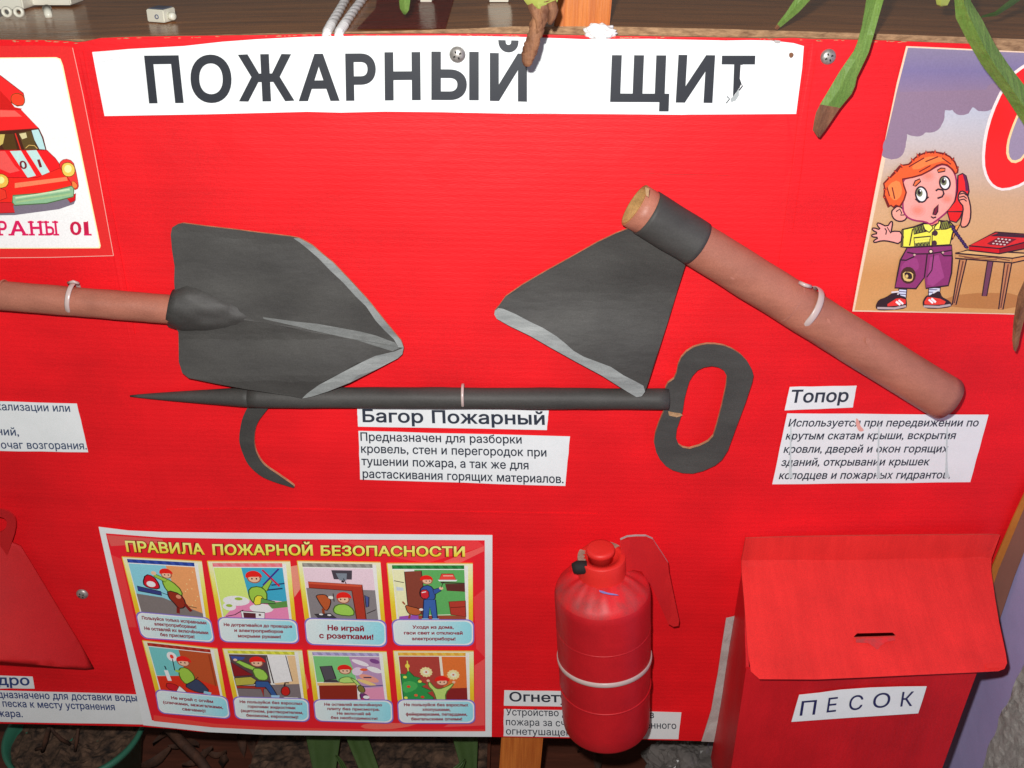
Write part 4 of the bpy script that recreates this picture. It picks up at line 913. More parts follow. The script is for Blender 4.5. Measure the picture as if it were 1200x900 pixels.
sheet('hook', smooth_loop(hk,1), ['grey','card'], off=lambda x, y: .009-.002*max(0,(y-480)/90), thick=.0032, grid=9, parent=pk)
tc_ = P(542.5,463.5,.0108); torus('cable_tie', tc_, Vector((1,0,.02)), ra*1.02+.0006, .0006, 'tie', pk, squash=2.2)
box('cable_tie', tuple(P(539,462,.026)), tuple(P(546,468,.022)), 'tie', pk) if False else None

# ================================================================== axe
ax = empty('axe', P(740, 400, .005), 'cardboard model axe, grey blade with pale cutting edge and thick salmon tube handle', 'axe')
ab = [(735,268.5),(722,273.5),(700,284),(667.5,302.5),(635,320.5),(612,334),(592.5,347.5),(585,358),(580,364),(579.2,368.5),(582,373.5),(597,382),(620,393),(648,409),(675,424),(705,440),(735,459),(746,465.5),(752,464.5),(756,459),(762,441),(772,410),(783,376),(793,343),(803,311),(806,300),(770,262),(750,258)]
def axo(x, y): 
    d = (-(x-757)*.523+(y-247)*.853)      # distance below the handle axis
    k = min(1, max(0, (y-330)/110)); return .0085+.0145*k*k*(3-2*k)+.016*max(0, 1-max(d-14,0)/110)**2 + .001*noise.noise(Vector((x*.02, y*.02, 9)))
zb = [(579.2,368.5),(582,373.5),(597,382),(620,393),(648,409),(675,424),(705,440),(735,459),(746,465.5),(752,464.5),(756,459),(754,452),(742,445.5),(731,440),(716,430),(700,424),(684,418),(672,411),(662,402),(652,394),(636,384),(622,377.5),(604,368),(590,362),(584,361),(580,364)]
sheet('blade', ab, ['grey','card','greylt'], off=axo, thick=.0025, grid=10, zones=[(zb,2)], parent=ax)
RA = .0
A, C, ra, rc = cen_tube((743.5,240.5), (1108.5,467.3), 26.6, .0235)
def hollow(name, A, C, r0, r1, mats, parent, n=40, th=.0018, seg=48, dep=.09):
    bm = bmesh.new(); d = (C-A).normalized(); u = d.orthogonal().normalized(); w_ = d.cross(u); rings = []
    L = (C-A).length
    prof = [(dep, r0-th)] + [(0.0, r0-th), (0.0, r0)] + [(L*i/n, r0+(r1-r0)*i/n) for i in range(1, n+1)] + [(L, r1-th), (L-.03, r1-th)]
    for s_, rr_ in prof:
        rings.append([bm.verts.new(A+d*s_+(u*math.cos(2*math.pi*k/seg)+w_*math.sin(2*math.pi*k/seg))*rr_*(1+.035*noise.noise(Vector((s_*45, 1.6*math.cos(2*math.pi*k/seg), math.sin(2*math.pi*k/seg)))))) for k in range(seg)])
    for i, (a_, b_) in enumerate(zip(rings, rings[1:])):
        for k in range(seg):
            f = bm.faces.new([a_[k], a_[(k+1)%seg], b_[(k+1)%seg], b_[k]])
            if i in (0, 1, len(rings)-3, len(rings)-2): f.material_index = 1
    bm.faces.new(rings[0]).material_index = 1; bm.faces.new(rings[-1]).material_index = 1
    bmesh.ops.recalc_face_normals(bm, faces=bm.faces)
    o = bm_obj(name, bm, mats, parent, True, recalc=False)
    return o
hollow('handle', A, C, ra, rc, ['salmon','tubein'], ax)
d = (C-A).normalized(); s0 = scale_at(A)
S0 = A+d*(17/s0); S1 = A+d*(91/s0)
hollow('sleeve', S0, S1, ra+.0009, ra+.0009, ['grey','grey'], ax, n=14, th=.0009, dep=.001)
J = A+d*(232/s0); torus('joint_edge', J, d+Vector((.05,0,.02)), ra*.992, .0011, 'salmon2', ax)
for nm, pl_ in (('blister', [(1015,395),(1021,398),(1024,406),(1028,412),(1024,413),(1018,407),(1014,400)]), ('blister', [(968,372),(973,375),(974,381),(970,380)]), ('blister', [(902,338),(909,341),(912,346),(905,344)]), ('blister', [(856,322),(862,324),(861,328),(856,327)])):
    sheet(nm, smooth_loop(pl_, 1), ['salmon2','salmon2'], off=lambda x, y: .0235+ra+.0002, thick=.0006, parent=ax)
tc_ = P(945,361.5,.0235); torus('cable_tie', tc_, d+Vector((.02,0,.05)), ra*1.03+.0008, .0009, 'tie', ax, squash=3.6)
tube('tie_head', [P(937,331,.036), P(943,334,.040), P(950,336,.038)], .0018, 'tie', ax, seg=8)
hexa('torn_flap', [P(756,219,.047),P(761,221,.047),P(760,231,.045),P(757,229,.045),P(756,219,.044),P(761,221,.044),P(760,231,.042),P(757,229,.042)], 'card', ax)

# ================================================================== fire extinguisher made from a bottle
ex = empty('fire_extinguisher', P(708, 880, .05), 'red painted bottle model of a fire extinguisher with a white cable tie round it', 'fire extinguisher')
RE = .0478; yc = -(RE+.004)
X0 = vp(708.5, 872, yc).x
LEAN = math.radians(-4.7)
def zf(px_y, y): return vp(708, px_y, y).z
zbt = zf(884.5, yc-RE*.93); znk = zf(668, yc-.0225); zn0 = zf(693, yc-.024); zsh = .262
prof = [(RE*.86, zbt),(RE*.935, zbt+.0015),(RE*.968, zbt+.005),(RE*.978, zbt+.02)]
for i in range(1, 21):
    zz = zbt+.02+(zsh-.004-zbt-.02)*i/20; prof.append((RE*(.98+.02*i/20), zz))
prof += [(RE*.995, zsh),(RE*.975, zsh+.004),(RE*.945, zsh+.0075),(RE*.90, zsh+.010),(RE*.82, zsh+.0135),(RE*.72, zsh+.0175),(RE*.62, zsh+.0205),(RE*.52, zsh+.023),(RE*.3, zsh+.024)]
nb = len(prof)
def lean(o):
    pv = Vector((X0, yc, zbt)); m4 = Matrix.Translation(pv) @ Matrix.Rotation(LEAN, 4, 'Y') @ Matrix.Translation(-pv)
    o.data.transform(m4); return o

o = lathe('body', (X0, yc), prof, ['redgloss','redneck'], ex, wob=.014, seg=96)
for p_ in o.data.polygons:
    if p_.center.z > zsh+.003: p_.material_index = 1
for v_ in o.data.vertices:
    if v_.co.z > zsh+.003:
        an = math.atan2(v_.co.y-yc, v_.co.x-X0); rr0 = math.hypot(v_.co.y-yc, v_.co.x-X0)/RE
        v_.co.z += (.0005*math.sin(an*15+6*noise.noise(Vector((math.cos(an), math.sin(an), 0))))+.0022*noise.noise(Vector((math.cos(an)*2.5, math.sin(an)*2.5, rr0*2))))*min(1, (1-rr0)*5+.2)
lean(o)
for zq in (zf(770, yc-RE), zf(838, yc-RE)):
    lean(torus('seam', Vector((X0, yc, zq)), Vector((0,0,1)), RE*.990, .0006, 'redgloss', ex, seg=64))
zt = zf(783, yc-RE*1.0)
tpos = Vector((X0, yc, zf(811, yc-RE)))
lean(torus('cable_tie', tpos+Vector((0,0,.004)), Vector((.0,.10,1)), RE*1.004, .0009, 'tie', ex, seg=80, squash=3.2))
rn = .0232
lean(lathe('collar', (X0+.0005, yc), [(rn*1.05, zn0-.022),(rn*1.02, zn0),(rn, znk-.012),(rn*1.0, znk-.001),(rn*.98, znk),(rn*.70, znk),(rn*.68, znk-.004),(.0001, znk-.004)], ['rednbr'], ex, wob=.02))
zb_ = znk+.0068
lean(lathe('cap', (X0-.0005, yc+.001), [(.0125, znk-.005),(.0122, zb_-.004),(.0138, zb_-.003),(.0142, zb_),(.0134, zb_+.0022),(.011, zb_+.0028),(.0001, zb_+.003)], ['rednbr'], ex))
# pale filler showing on the collar rim
for a0_, a1_ in ((150,205),(38,72)):
    bm = bmesh.new(); r1 = []; r2 = []
    for k in range(13):
        t = math.radians(a0_+(a1_-a0_)*k/12); rr0 = rn*(.74+.05*math.sin(k*1.7)); 
        r1.append(bm.verts.new((X0+.0005+rn*1.0*math.cos(t), yc+rn*1.0*math.sin(t), znk+.0006))); r2.append(bm.verts.new((X0+.0005+rr0*math.cos(t), yc+rr0*math.sin(t), znk+.0006)))
    for k in range(12): bm.faces.new([r1[k], r1[k+1], r2[k+1], r2[k]])
    r3 = [bm.verts.new(v.co-Vector((0,0,.0025+.0015*math.sin(v.co.x*900)))) for v in r1]
    for v in r3: v.co.x = X0+.0005+(v.co.x-X0-.0005)*1.02; v.co.y = yc+(v.co.y-yc)*1.02
    for k in range(12): bm.faces.new([r1[k], r3[k], r3[k+1], r1[k+1]])
    o = bm_obj('bare_filler', bm, 'filler', ex)
    lean(o); m_ = o.modifiers.new('thickness', 'SOLIDIFY'); m_.thickness = .0006
def zon(px, py, ysurf): return vp(px, py, ysurf)
sheet('lever', [(727,633),(735,629.5),(745,628.5),(757,628.5),(765,632),(768,637),(776,649),(783,660),(784,670),(789,695),(796,728),(795,733.5),(789,734.5),(783,731),(776,715),(764,688),(752,670),(742,668),(730,672)], ['redlever','tape'], off=lambda x, y: .052-.020*max(0, min(1,(x-735)/50)), thick=.0030, grid=8, parent=ex)
tube('black_stub', [P(688,664.5,.062), P(683,664.8,.062), P(676,665,.062), P(671,666,.062)], [.0062,.0066,.0066,.0048], 'dark', ex, seg=18)
pc = zon(709, 695, yc-RE*.62)
sheet('pen_mark', [(702,692),(707,693),(712,694.8),(722,696.6),(725,697.8),(716,697.2),(707,695.4),(703,693.8)], ['bluemark','bluemark'], off=lambda x, y: -(yc)+RE*.70+.003, thick=.0005, parent=ex)

# ================================================================== sand box with lifted lid
sb = empty('sand_box', vp(980, 880, -.05), 'red carton box with a slanting lid and a slot, marked ПЕСОК, at the lower right', 'box')
D = .105
fl_t = vp(873, 790, -D); fl_b = vp(856.5, 900, -D); fr_t = vp(1144, 788, -D); fr_b = vp(1103, 900, -D)
def ext(t, b, z):
    return t + (b-t)*((z-t.z)/(b.z-t.z))
zlow = fl_b.z-.10; ztop = fl_t.z+.008
ftl_, ftr_ = ext(fl_t, fl_b, ztop), ext(fr_t, fr_b, ztop); fbl_, fbr_ = ext(fl_t, fl_b, zlow), ext(fr_t, fr_b, zlow)
lt, lb = P(862,724,.001), P(838,869,.001)
bl_t = ext(lt, lb, ztop+.05); bl_b = ext(lt, lb, zlow); br_t = Vector((ftr_.x-.004, -.001, ztop+.05)); br_b = Vector((fbr_.x-.004, -.001, zlow))
def wall(name, q, th, m, zn=None, nx=10, nz=14, bend=.0015):
    bm = bmesh.new(); g = []
    nrm = (q[1]-q[0]).cross(q[3]-q[0]).normalized()
    for j in range(nz+1):
        row = []
        for i in range(nx+1):
            s_, t = i/nx, j/nz
            p_ = (q[0].lerp(q[1], s_)).lerp(q[3].lerp(q[2], s_), t)
            p_ = p_ + nrm*bend*noise.noise(Vector((s_*2.2+q[0].x*9, t*2.2, 1)))
            row.append(bm.verts.new(p_))
        g.append(row)
    for j in range(nz):
        for i in range(nx): bm.faces.new([g[j][i], g[j][i+1], g[j+1][i+1], g[j+1][i]])
    o = bm_obj(name, bm, [m], sb)
    md = o.modifiers.new('thickness', 'SOLIDIFY'); md.thickness = th; md.offset = 0
    return o
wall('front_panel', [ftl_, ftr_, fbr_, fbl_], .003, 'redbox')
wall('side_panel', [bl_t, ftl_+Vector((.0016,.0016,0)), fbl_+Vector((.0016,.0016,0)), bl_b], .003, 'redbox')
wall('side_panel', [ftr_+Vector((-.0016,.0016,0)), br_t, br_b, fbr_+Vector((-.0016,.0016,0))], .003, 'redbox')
# lid
def lidoff(x, y):
    base = 657.0-(x-869)*.012
    t = max(0, (y-base)/133.0)
    return .0035+.118*min(t,1.06)+.0015*math.sin(x*.018+1)*t
lid_o = [(874,631),(920,629.5),(1000,628.2),(1080,627.4),(1160,626.8),(1172,627.5),(1162,655),(1161.7,670),(1166,700),(1171,730),(1178.5,765),(1180.3,777),(1177,784),(1170,786.5),(1141.7,788),(1073,791),(1010,794),(957,796.3),(890,796),(880,787),(876.5,765),(872,703),(869.5,676),(869,657)]
hole = [(1000.5,746),(1004.5,742.2),(1046,741.3),(1050,745),(1049,746.5),(1002,748)]
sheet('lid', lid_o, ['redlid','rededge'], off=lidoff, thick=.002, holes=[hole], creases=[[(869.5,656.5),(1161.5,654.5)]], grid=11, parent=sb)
sheet('slot_tab', smooth_loop([(1003,748.5),(1047,746.5),(1049.5,750),(1038,752.5),(1032,757),(1028,762),(1024,758),(1017,753.5),(1003,753)],0), ['redneck','redlid'], off=lambda x, y: lidoff(x, y)+.003-.0002*(y-746), thick=.0008, parent=sb)
sheet('corner_scuff', [(1155,779),(1177,777.5),(1176,782.5),(1156,783.5)], ['rednbr','rednbr'], off=lambda x, y: lidoff(x, y)+.0012, thick=.0008, parent=sb)
# name label on the box
lab = [(936.5,814.5),(960,812),(985,808.5),(1020,806),(1055,804.8),(1086,804.5),(1081,821),(1076,836),(1040,838.3),(990,841.5),(927.5,846),(932,830)]
sheet('name_label', lab, ['papercap','papercap'], off=lambda x, y: D+.0042, thick=.0004, parent=sb)
a = Art(P, D+.0047)
for ch, p0, p1 in (('П',(937,838.8),(955,837.3)),('Е',(968.5,835),(979.5,833.8)),('С',(994,832.5),(1010,831.3)),('О',(1022,830),(1042,828.5)),('К',(1055,828),(1069,827.3))):
    a.text(ch, p0, p1, (2.6,-17), (34,36,78), .004)
a.build('lettering', sb)
sheet('paper_tape', [(851,724.5),(860,722.5),(866,717),(870,722),(861,735),(855.4,775.6),(857,790),(852,802),(845,835),(838,869.5),(822,869),(833.6,831.6),(838,806),(841.4,788),(846,756)], ['tape','tape'], off=lambda x, y: .002+.001*noise.noise(Vector((x*.1,y*.1,0))), thick=.0006, grid=7, parent=sb)

# ================================================================== cone bucket at the left edge
bk = empty('cone_bucket', P(20, 780, .002), 'red cone shaped bucket with a holed ear, cut off by the left picture edge', 'bucket')
bo = [(-120,600),(-60,594),(0,630),(24,640),(46,676),(70,716),(92,752),(110,784),(100,784.6),(85,783.2),(40,779),(0,775.5),(-120,770)]
def bof(x, y):
    # bulges away from its right hand edge
    d = ((x-24)*(784-640)-(y-640)*(110-24))/math.hypot(86,144)      # >0 right of the edge
    t = min(1, max(0, -d)/150.0)
    return .003+.062*max(0, t*(2-t))*min(1, .45+.55*(y-600)/180)
sheet('body', bo, ['redbucket','redbucket'], off=bof, thick=.0012, grid=7, parent=bk, smooth=True)
sheet('ear', smooth_loop([(-20,597),(0,596.5),(12,600),(18.5,608),(18,622),(12,640),(4,664),(-20,670)],1), ['redbucket','redbucket'], off=lambda x, y: .012, thick=.002, holes=[smooth_loop([(-6,606),(3,606),(8.5,611),(7,619),(1,624),(-6,624)],1), smooth_loop([(-6,642),(2,643),(3,648),(-1,651),(-6,651)],1)], parent=bk)

# ================================================================== things on the tabletop
t = empty('toy_block', on_table(187, 27), 'small white toy block with a round nub lying alone on the tabletop above the letter П', 'toy block')
b0_, b1_, b2_ = on_table(173,26.5), on_table(193,28), on_table(207,24)
s_ = scale_at(b0_)
h = 15/s_
u = (b1_-b0_); v = (b2_-b1_)
c8 = [b0_, b1_, b1_+v, b0_+v]
hexa('block', [p+Vector((0,0,.0008)) for p in c8]+[p+Vector((0,0,h)) for p in c8], 'ivory', t, bevel=.0008)
c9 = [p+Vector((0,0,h+.0004)) for p in c8]; cc = sum(c9, Vector())/4
hexa('sticker', [cc+(p-cc)*.8 for p in c9]+[cc+(p-cc)*.8+Vector((0,0,.0004)) for p in c9], 'bluegrey', t)
m0 = b1_+v*.5+Vector((0,0,h*.45)); tube('nub', [m0, m0+(b2_-b1_).normalized()*0+u.normalized()*.004, m0+u.normalized()*.0055], [.0032,.0034,.0024], 'ivory', t, seg=16)
torus('stud', b0_+u*.62+Vector((0,0,h*.5))-v.normalized()*.0008, v, .0016, .0004, 'bluegrey', t, seg=20)
# white toy vehicle, upper left corner
t = empty('toy_vehicle', on_table(40, 14), 'white plastic toy vehicle lying at the upper left corner of the tabletop', 'toy')
def tbox(name, px0, px1, pyb, hp_, dp, m, lift=0, bev=.0012):
    a_, b_ = on_table(px0, pyb), on_table(px1, pyb); s1 = scale_at(a_); y_ = Vector((0, dp, 0)); z0 = Vector((0,0,lift/s1+.0006)); z1 = Vector((0,0,(lift+hp_)/s1))
    c = [a_, b_, b_+y_, a_+y_]; return hexa(name, [p+z0 for p in c]+[p+z1 for p in c], m, t, bevel=bev)
tbox('cab', -30, 28, 13, 22, .03, 'ivory', 1); tbox('hull', 30, 84, 9, 22, .035, 'ivory', 2); tbox('hull', 44, 78, 6, 14, .03, 'ivory', 14)
for x_ in (8, 22): 
    c = on_table(x_, 14, .0055); torus('wheel', c, Vector((0,1,0)), .0035, .0015, 'ivory', t, seg=20)
tube('peg', [on_table(56,10,.006)+Vector((0,-.002,.0)), on_table(57,19,.0015)], [.0042,.003], 'ivory', t, seg=14)
tbox('window', -12, 6, 12.6, 8, .001, 'bluegrey', 9, .0003); tbox('window', 50, 62, 8.4, 7, .001, 'bluegrey', 10, .0003)
for k, (x0, x1, lb_) in enumerate(((490,508,'left foot of a white plastic toy standing on the tabletop above the letters НЫ'), (571,598,'right foot of a white plastic toy standing on the tabletop beside the dried brown stem'))):
    t = empty('white_toy', on_table((x0+x1)/2, 3), lb_, 'toy foot')
    tbox('foot', x0, x1, 3.5, 30, .02, 'ivory', 0, .002); tbox('ankle', x0+4, x1-4, 2, 20, .012, 'ivory', 30, .002)
# cord hanging over the board's top edge
def cord(pts, r_, label):
    e_ = empty('twisted_rope', pts[-1], label, 'rope', 'white ropes over the top of the board')
    n = 120; L = []
    seg = len(pts)-1
    for ph in (0, math.pi):
        q = []
        for i in range(n):
            t_ = i/(n-1)*seg; k = min(int(t_), seg-1); c = pts[k].lerp(pts[k+1], t_-k); d_ = (pts[k+1]-pts[k]).normalized()
            u_ = d_.orthogonal().normalized(); w_ = d_.cross(u_); an = i*.55+ph
            q.append(c+(u_*math.cos(an)+w_*math.sin(an))*r_*.5)
        tube('strand', q, r_*.76, 'rope', e_, seg=8)
for x_, lb_ in ((0,'left one of two white twisted cords coming over the board top above the letter А'), (17,'right one of two white twisted cords coming over the board top, beside the painted reflection')):
    top = B(383+x_*.85, 38.5, -.0015); 
    cord([on_table(424+x_*1.3, -40, .003), on_table(407+x_*1.2, -4, .003), on_table(398+x_, 12, .003), on_table(388+x_*.9, 29, .003), top+Vector((0,.003,.0005)), top+Vector((0,-.001,-.002))], .0033, lb_)
# crumpled paper lump on the edge beside the post
bm = bmesh.new(); bmesh.ops.create_icosphere(bm, subdivisions=4, radius=1)
c = P(704, 38.5, -.003)
for v_ in bm.verts:
    n0 = v_.co.copy(); v_.co = Vector((n0.x*.0122*(1+.25*n0.x*0), n0.y*.006, n0.z*.0068*(1-.25*n0.x)))*(1+.35*noise.noise(n0*3.1)) + c
tag(bm_obj('crumpled_tissue', bm, 'rope', None, True), 'small white crumpled paper lump on the board top edge beside the pine post', 'tissue')
o = sheet('painted_red_reflection', [(418,34),(440,10),(446,-30),(540,-30),(522,33.5)], ['tablered','tablered'], surf=lambda x, y, o_: on_table(x, y, .0006), off=lambda x, y: 0, thick=0.0)  # reflection of something red, painted as a tinted sheet on the tabletop
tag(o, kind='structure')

# ================================================================== leaves hanging in front
def strap(name, L, Rr, m, offs, label=None, parent=None, tip=None, fold=0.0, cat='leaf', n=2, tm='leaftip', group=None):
    """leaf blade between two traced edges; offs = distance from the board at top and tip; fold = keel depth"""
    def res(pl, N):
        ds = [0]
        for a_, b_ in zip(pl, pl[1:]): ds.append(ds[-1]+math.hypot(b_[0]-a_[0], b_[1]-a_[1]))
        o = []
        for i in range(N):
            t_ = ds[-1]*i/(N-1)
            for k in range(len(pl)-1):
                if t_ <= ds[k+1]+1e-9:
                    f = (t_-ds[k])/(ds[k+1]-ds[k]); o.append((pl[k][0]+(pl[k+1][0]-pl[k][0])*f, pl[k][1]+(pl[k+1][1]-pl[k][1])*f)); break
        return o
    N = 36; l_ = res(L, N); r_ = res(Rr, N); bm = bmesh.new(); rows = []
    for i in range(N):
        t_ = i/(N-1); off = offs[0]+(offs[1]-offs[0])*t_; row = []
        for k in range(n+1):
            s_ = k/n + (.12*math.sin(t_*5) if 0 < k < n else 0); x = l_[i][0]*(1-s_)+r_[i][0]*s_; y = l_[i][1]*(1-s_)+r_[i][1]*s_
            f = fold(t_) if callable(fold) else fold
            row.append(bm.verts.new(P(x, y, off + f*(1-abs(2*s_-1)) + .0008*noise.noise(Vector((x*.05,y*.05,k))))))
        rows.append(row)
    for i in range(N-1):
        for k in range(n):
            fc = bm.faces.new([rows[i][k], rows[i][k+1], rows[i+1][k+1], rows[i+1][k]])
            if tip and i/(N-1) > tip: fc.material_index = 1
    o = bm_obj(name, bm, [m, tm], parent, False)
    md = o.modifiers.new('thickness', 'SOLIDIFY'); md.thickness = .0007; md.offset = 0
    if label: tag(o, label, cat, group)
    return o
strap('hanging_leaf', [(1034,-190),(1015.5,0),(1010,32),(1002.5,57),(985,82),(965,116),(957,129),(953,147),(952.5,156),(958,160)], [(1054,-190),(1035.5,0),(1025,37),(1017.5,62),(1003,92),(1001,106),(985,125),(975,140),(963,158),(960,161)], 'leaf', (.06,.028), 'bent green leaf with a withered brown tip hanging over the board right of the title', tip=.875, fold=lambda t: .0045*math.cos(t*7))
strap('hanging_leaf', [(1098,-190),(1119,0),(1120,20),(1132.5,45),(1150,75),(1175,107),(1200,146),(1240,210)], [(1112,-190),(1136,0),(1150,22),(1165,52),(1182,77),(1200,100),(1240,150),(1270,190)], 'leaf', (.08,.05), 'long keeled green leaf crossing the upper right corner over the red digit', fold=.010)
strap('hanging_leaf', [(1020,-120),(931,0),(922,14),(912,27),(908,33)], [(1034,-112),(949,0),(936,14),(919,28),(910,35)], 'leaf', (.03,.004), 'short narrow green leaf with a dark pointed tip above the right end of the title', tip=.95, fold=.002, tm='root')
strap('hanging_leaf', [(1200,-12),(1178,4),(1166,14),(1150,19)], [(1204,-6),(1184,8),(1168,18),(1150,20.5)], 'leaf2', (-.02,-.012), 'thin green leaf arching behind the long keeled leaf at the top right', fold=.001)
strap('hanging_leaf', [(1230,290),(1205,318),(1193,345),(1188,375),(1186.5,398),(1188,410)], [(1240,330),(1215,350),(1201,370),(1196,390),(1193,405),(1190,412)], 'root', (.06,.03), 'withered brown leaf tip reaching in at the right picture edge beside the boy picture', fold=.003, tip=.99)
strap('leaf_stub', [(1092,-40),(1097,0),(1098,5),(1102,7)], [(1120,-40),(1113,0),(1110,6),(1104,7)], 'leafyel', (.02,.015), 'tiny yellow green leaf end at the top edge left of the long keeled leaf', fold=.004)
strap('leaf_stub', [(466,-40),(468,0),(469,10),(473,16.5)], [(484,-40),(480.5,0),(479,12),(475,17)], 'leaf', (-.03,-.012), 'small green leaf end hanging at the top edge above the letter Н', fold=.003)
st_ = empty('dried_stem', P(618, 78, .07), 'dried brown stem end hanging down over the letter Й in front of the pine post', 'dried stem')
strap('green_base', [(604,-50),(611,-6),(615,1),(618,5),(624,9.5)], [(664,-50),(656,-8),(653.5,0),(651,6),(642,10)], 'leafyel', (.085,.078), parent=st_, fold=.008)
pts = [((623,2),13),((636,10),12),((634,18),10),((630,28),9),((628,38),8.6),((624,50),8.6),((620.5,60),8.4),((618.5,69),7.4),((618,75),5.5),((618,78.5),2.2)]
pp = [P(x, y, .078) for (x, y), _ in pts]; rr_ = [q/scale_at(p) for p, (_, q) in zip(pp, pts)]
pp[0] = P(634,0,.078)
fine = []; fr = []
for i in range(len(pp)-1):
    for k in range(5): fine.append(pp[i].lerp(pp[i+1], k/5)); fr.append(rr_[i]+(rr_[i+1]-rr_[i])*k/5)
tube('stem', fine, fr, 'root', st_, wob=.28, squash=.75)
p2 = [P(x, y, .080) for x, y in ((645,2),(648,12),(646.5,20),(644,28.5))]; tube('side_stem', p2, [.0042,.0040,.0034,.0016], 'root', st_, wob=.2, seg=14)
p2 = [P(x, y, .080) for x, y in ((622,4),(628,14),(632,24),(630,40))]; tube('side_stem', p2, [.0030,.0040,.0034,.0016], 'root', st_, wob=.3, seg=14)

# ================================================================== below the board: pots, leaves, litter, film
pz = SZ+.13
pc_ = hp(88, 853, pz); rp_ = 77/scale_at(pc_)
g = empty('flower_pot', Vector((pc_.x, pc_.y, SZ)), 'green plastic flower pot with dry soil under the lower left corner of the board', 'flower pot')
lathe('pot', (pc_.x, pc_.y), [(rp_*.72, SZ),(rp_*.95, pz-.012),(rp_*1.0, pz-.012),(rp_*1.03, pz),(rp_*.97, pz+.0005),(rp_*.93, pz-.012),(rp_*.9, pz-.02)], ['pot'], g)
bm = bmesh.new(); rings = []
for i in range(1, 22):
    rr0 = rp_*.93*i/21
    rings.append([bm.verts.new((pc_.x+rr0*math.cos(2*math.pi*k/48), pc_.y+rr0*math.sin(2*math.pi*k/48), pz-.014+.009*noise.noise(Vector((rr0*60*math.cos(2*math.pi*k/48), rr0*60*math.sin(2*math.pi*k/48), 0)))+.004*noise.noise(Vector((rr0*190*math.cos(2*math.pi*k/48), rr0*190*math.sin(2*math.pi*k/48), 5)))) ) for k in range(48)])
bm.faces.new(rings[0])
for A_, B_ in zip(rings, rings[1:]):
    for k in range(48): bm.faces.new([A_[k], A_[(k+1)%48], B_[(k+1)%48], B_[k]])
o = bm_obj('soil', bm, 'soil', g)
def twig(name, pl, r_, m, parent=None, z=None):
    return tube(name, [hp(x, y, zz) for x, y, zz in pl], r_, m, parent, seg=8, wob=.4)
pl = empty('bare_plant', hp(58, 868, pz), 'small leafless forked twig standing in the green flower pot', 'plant')
twig('twig', [(50,880,pz-.01),(53,868,pz+.01),(57,852,pz+.03),(58,846,pz+.035)], .0028, 'litter', pl); twig('twig', [(82,872,pz-.01),(72,866,pz+.006),(63,858,pz+.018),(58,850,pz+.028)], .0022, 'litter', pl)
twig('twig', [(88,880,pz-.01),(90,866,pz+.01),(92,850,pz+.02)], .002, 'litter', pl); twig('twig', [(42,878,pz-.008),(50,876,pz-.002),(52,868,pz+.006)], .002, 'litter', pl)
def low_leaf(name, L, Rr, z0, z1, m, label):
    bm = bmesh.new(); N = 14; rows = []
    def at_(pl_, t_):
        k = min(int(t_*(len(pl_)-1)), len(pl_)-2); f = t_*(len(pl_)-1)-k; return (pl_[k][0]*(1-f)+pl_[k+1][0]*f, pl_[k][1]*(1-f)+pl_[k+1][1]*f)
    for i in range(N):
        t_ = i/(N-1); a_, b_ = at_(L, t_), at_(Rr, t_); z_ = z0+(z1-z0)*t_
        rows.append([bm.verts.new(hp(a_[0]*(1-q)+b_[0]*q, a_[1]*(1-q)+b_[1]*q, z_-.006*(1-abs(2*q-1)))) for q in (0,.25,.5,.75,1)])
    for i in range(N-1):
        for k in range(4): bm.faces.new([rows[i][k], rows[i][k+1], rows[i+1][k+1], rows[i+1][k]])
    o = bm_obj(name, bm, m, None, True); md = o.modifiers.new('thickness', 'SOLIDIFY'); md.thickness = .001
    tag(o, label, 'leaf')
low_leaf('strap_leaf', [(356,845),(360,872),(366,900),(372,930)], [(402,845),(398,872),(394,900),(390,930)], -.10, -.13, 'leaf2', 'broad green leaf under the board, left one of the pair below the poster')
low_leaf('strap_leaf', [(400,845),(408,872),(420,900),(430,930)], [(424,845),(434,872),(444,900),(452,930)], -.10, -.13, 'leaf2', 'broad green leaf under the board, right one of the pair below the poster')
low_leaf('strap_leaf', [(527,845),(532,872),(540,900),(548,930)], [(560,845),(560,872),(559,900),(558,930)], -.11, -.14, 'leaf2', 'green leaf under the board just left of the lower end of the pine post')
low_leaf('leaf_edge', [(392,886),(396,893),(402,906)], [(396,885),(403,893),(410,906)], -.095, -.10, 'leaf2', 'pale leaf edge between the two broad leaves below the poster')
low_leaf('leaf_edge', [(530,900),(538,894),(544,888)], [(536,908),(543,900),(546,891)], -.105, -.10, 'leaf2', 'pale leaf edge below the green leaf beside the pine post')
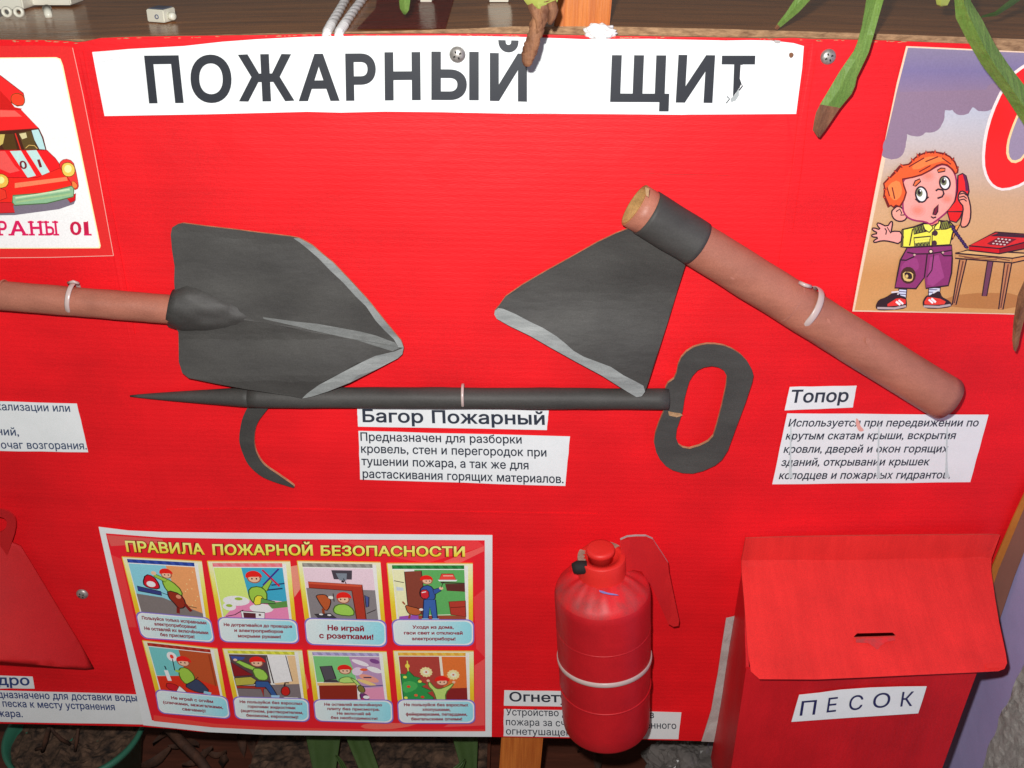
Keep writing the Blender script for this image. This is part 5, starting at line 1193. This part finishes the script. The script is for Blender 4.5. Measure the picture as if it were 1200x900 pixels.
# trough of soil behind the leaves
z2_ = SZ+.06
g = empty('planter', hp(470, 880, SZ), 'dark planter full of dry soil under the board behind the green leaves', 'planter')
a_, b_ = hp(300, 862, z2_), hp(575, 862, z2_)
box('trough', (a_.x, a_.y-.10, SZ), (b_.x, a_.y+.12, z2_-.01), 'shelf', g, .003)
bm = bmesh.new(); NX, NY = 50, 30
gg = [[bm.verts.new((a_.x+.004+(b_.x-a_.x-.008)*i/NX, a_.y-.096+.212*j/NY, z2_+.008*noise.noise(Vector((i*.35,j*.35,0)))+.004*noise.noise(Vector((i*1.1,j*1.1,4))))) for i in range(NX+1)] for j in range(NY+1)]
for j in range(NY):
    for i in range(NX): bm.faces.new([gg[j][i], gg[j][i+1], gg[j+1][i+1], gg[j+1][i]])
bm_obj('soil', bm, 'soil', g)
random.seed(11)
spots = [(196,866,.02),(215,876,.024),(232,890,.022),(252,884,.016),(262,894,.02),(284,872,.018),(296,880,.016),(312,868,.02),(320,880,.018),(180,892,.026),(207,858,.016),(305,893,.016),(700,893,.02),(690,880,.016)]
words_ = ['curled brown','dark split','long folded','pale torn','small crisp','narrow yellowed','broad dark','bent reddish','creased tan','big shadowed','tiny bent','ragged','lone','faint']
for i, (x, y, sz) in enumerate(spots):
    c = hp(x, y, SZ+.02+.012*random.random()); bm = bmesh.new(); th = random.uniform(0, 6.28)
    rows = []
    for k in range(7):
        t_ = k/6; w_ = sz*.34*math.sin(math.pi*(.08+.9*t_)); row = []
        for q in (-1,0,1):
            p_ = Vector(((t_-.5)*sz*2, q*w_, .006*abs(q)+.008*math.sin(t_*4+i)))
            row.append(bm.verts.new(c+Matrix.Rotation(th, 3, 'Z') @ p_))
        rows.append(row)
    for k in range(6):
        for q in range(2): bm.faces.new([rows[k][q], rows[k][q+1], rows[k+1][q+1], rows[k+1][q]])
    where = 'on the shelf between flower pot and leaves' if x < 400 else 'on the shelf beside the extinguisher bottom'
    tag(bm_obj('dead_leaf', bm, 'litter', None, True), words_[i]+' dead leaf lying '+where, 'dead leaf', 'dead leaves on the lower shelf')
# branch-like dark stalk in the litter
o = tube('dry_stalk', [hp(196,852,-.10), hp(215,872,-.11), hp(236,892,-.12), hp(250,915,-.13)],   .006, 'litter', None, seg=10, wob=.3); tag(o, 'thick dark dry stalk leaning under the board between flower pot and leaves', 'stalk')
# crumpled clear film
bm = bmesh.new(); bmesh.ops.create_icosphere(bm, subdivisions=5, radius=1)
c = hp(806, 896, -.13)
for v_ in bm.verts:
    n0 = v_.co.copy(); f = 1+.35*noise.noise(n0*2.2)+.22*abs(noise.noise(n0*5+Vector((3,1,2))))+.10*abs(noise.noise(n0*11))
    v_.co = Vector((n0.x*.045, n0.y*.05, n0.z*.030))*f + c
tag(bm_obj('plastic_bag', bm, 'bag', None, False), 'crumpled clear plastic bag under the board between extinguisher and box', 'plastic bag')
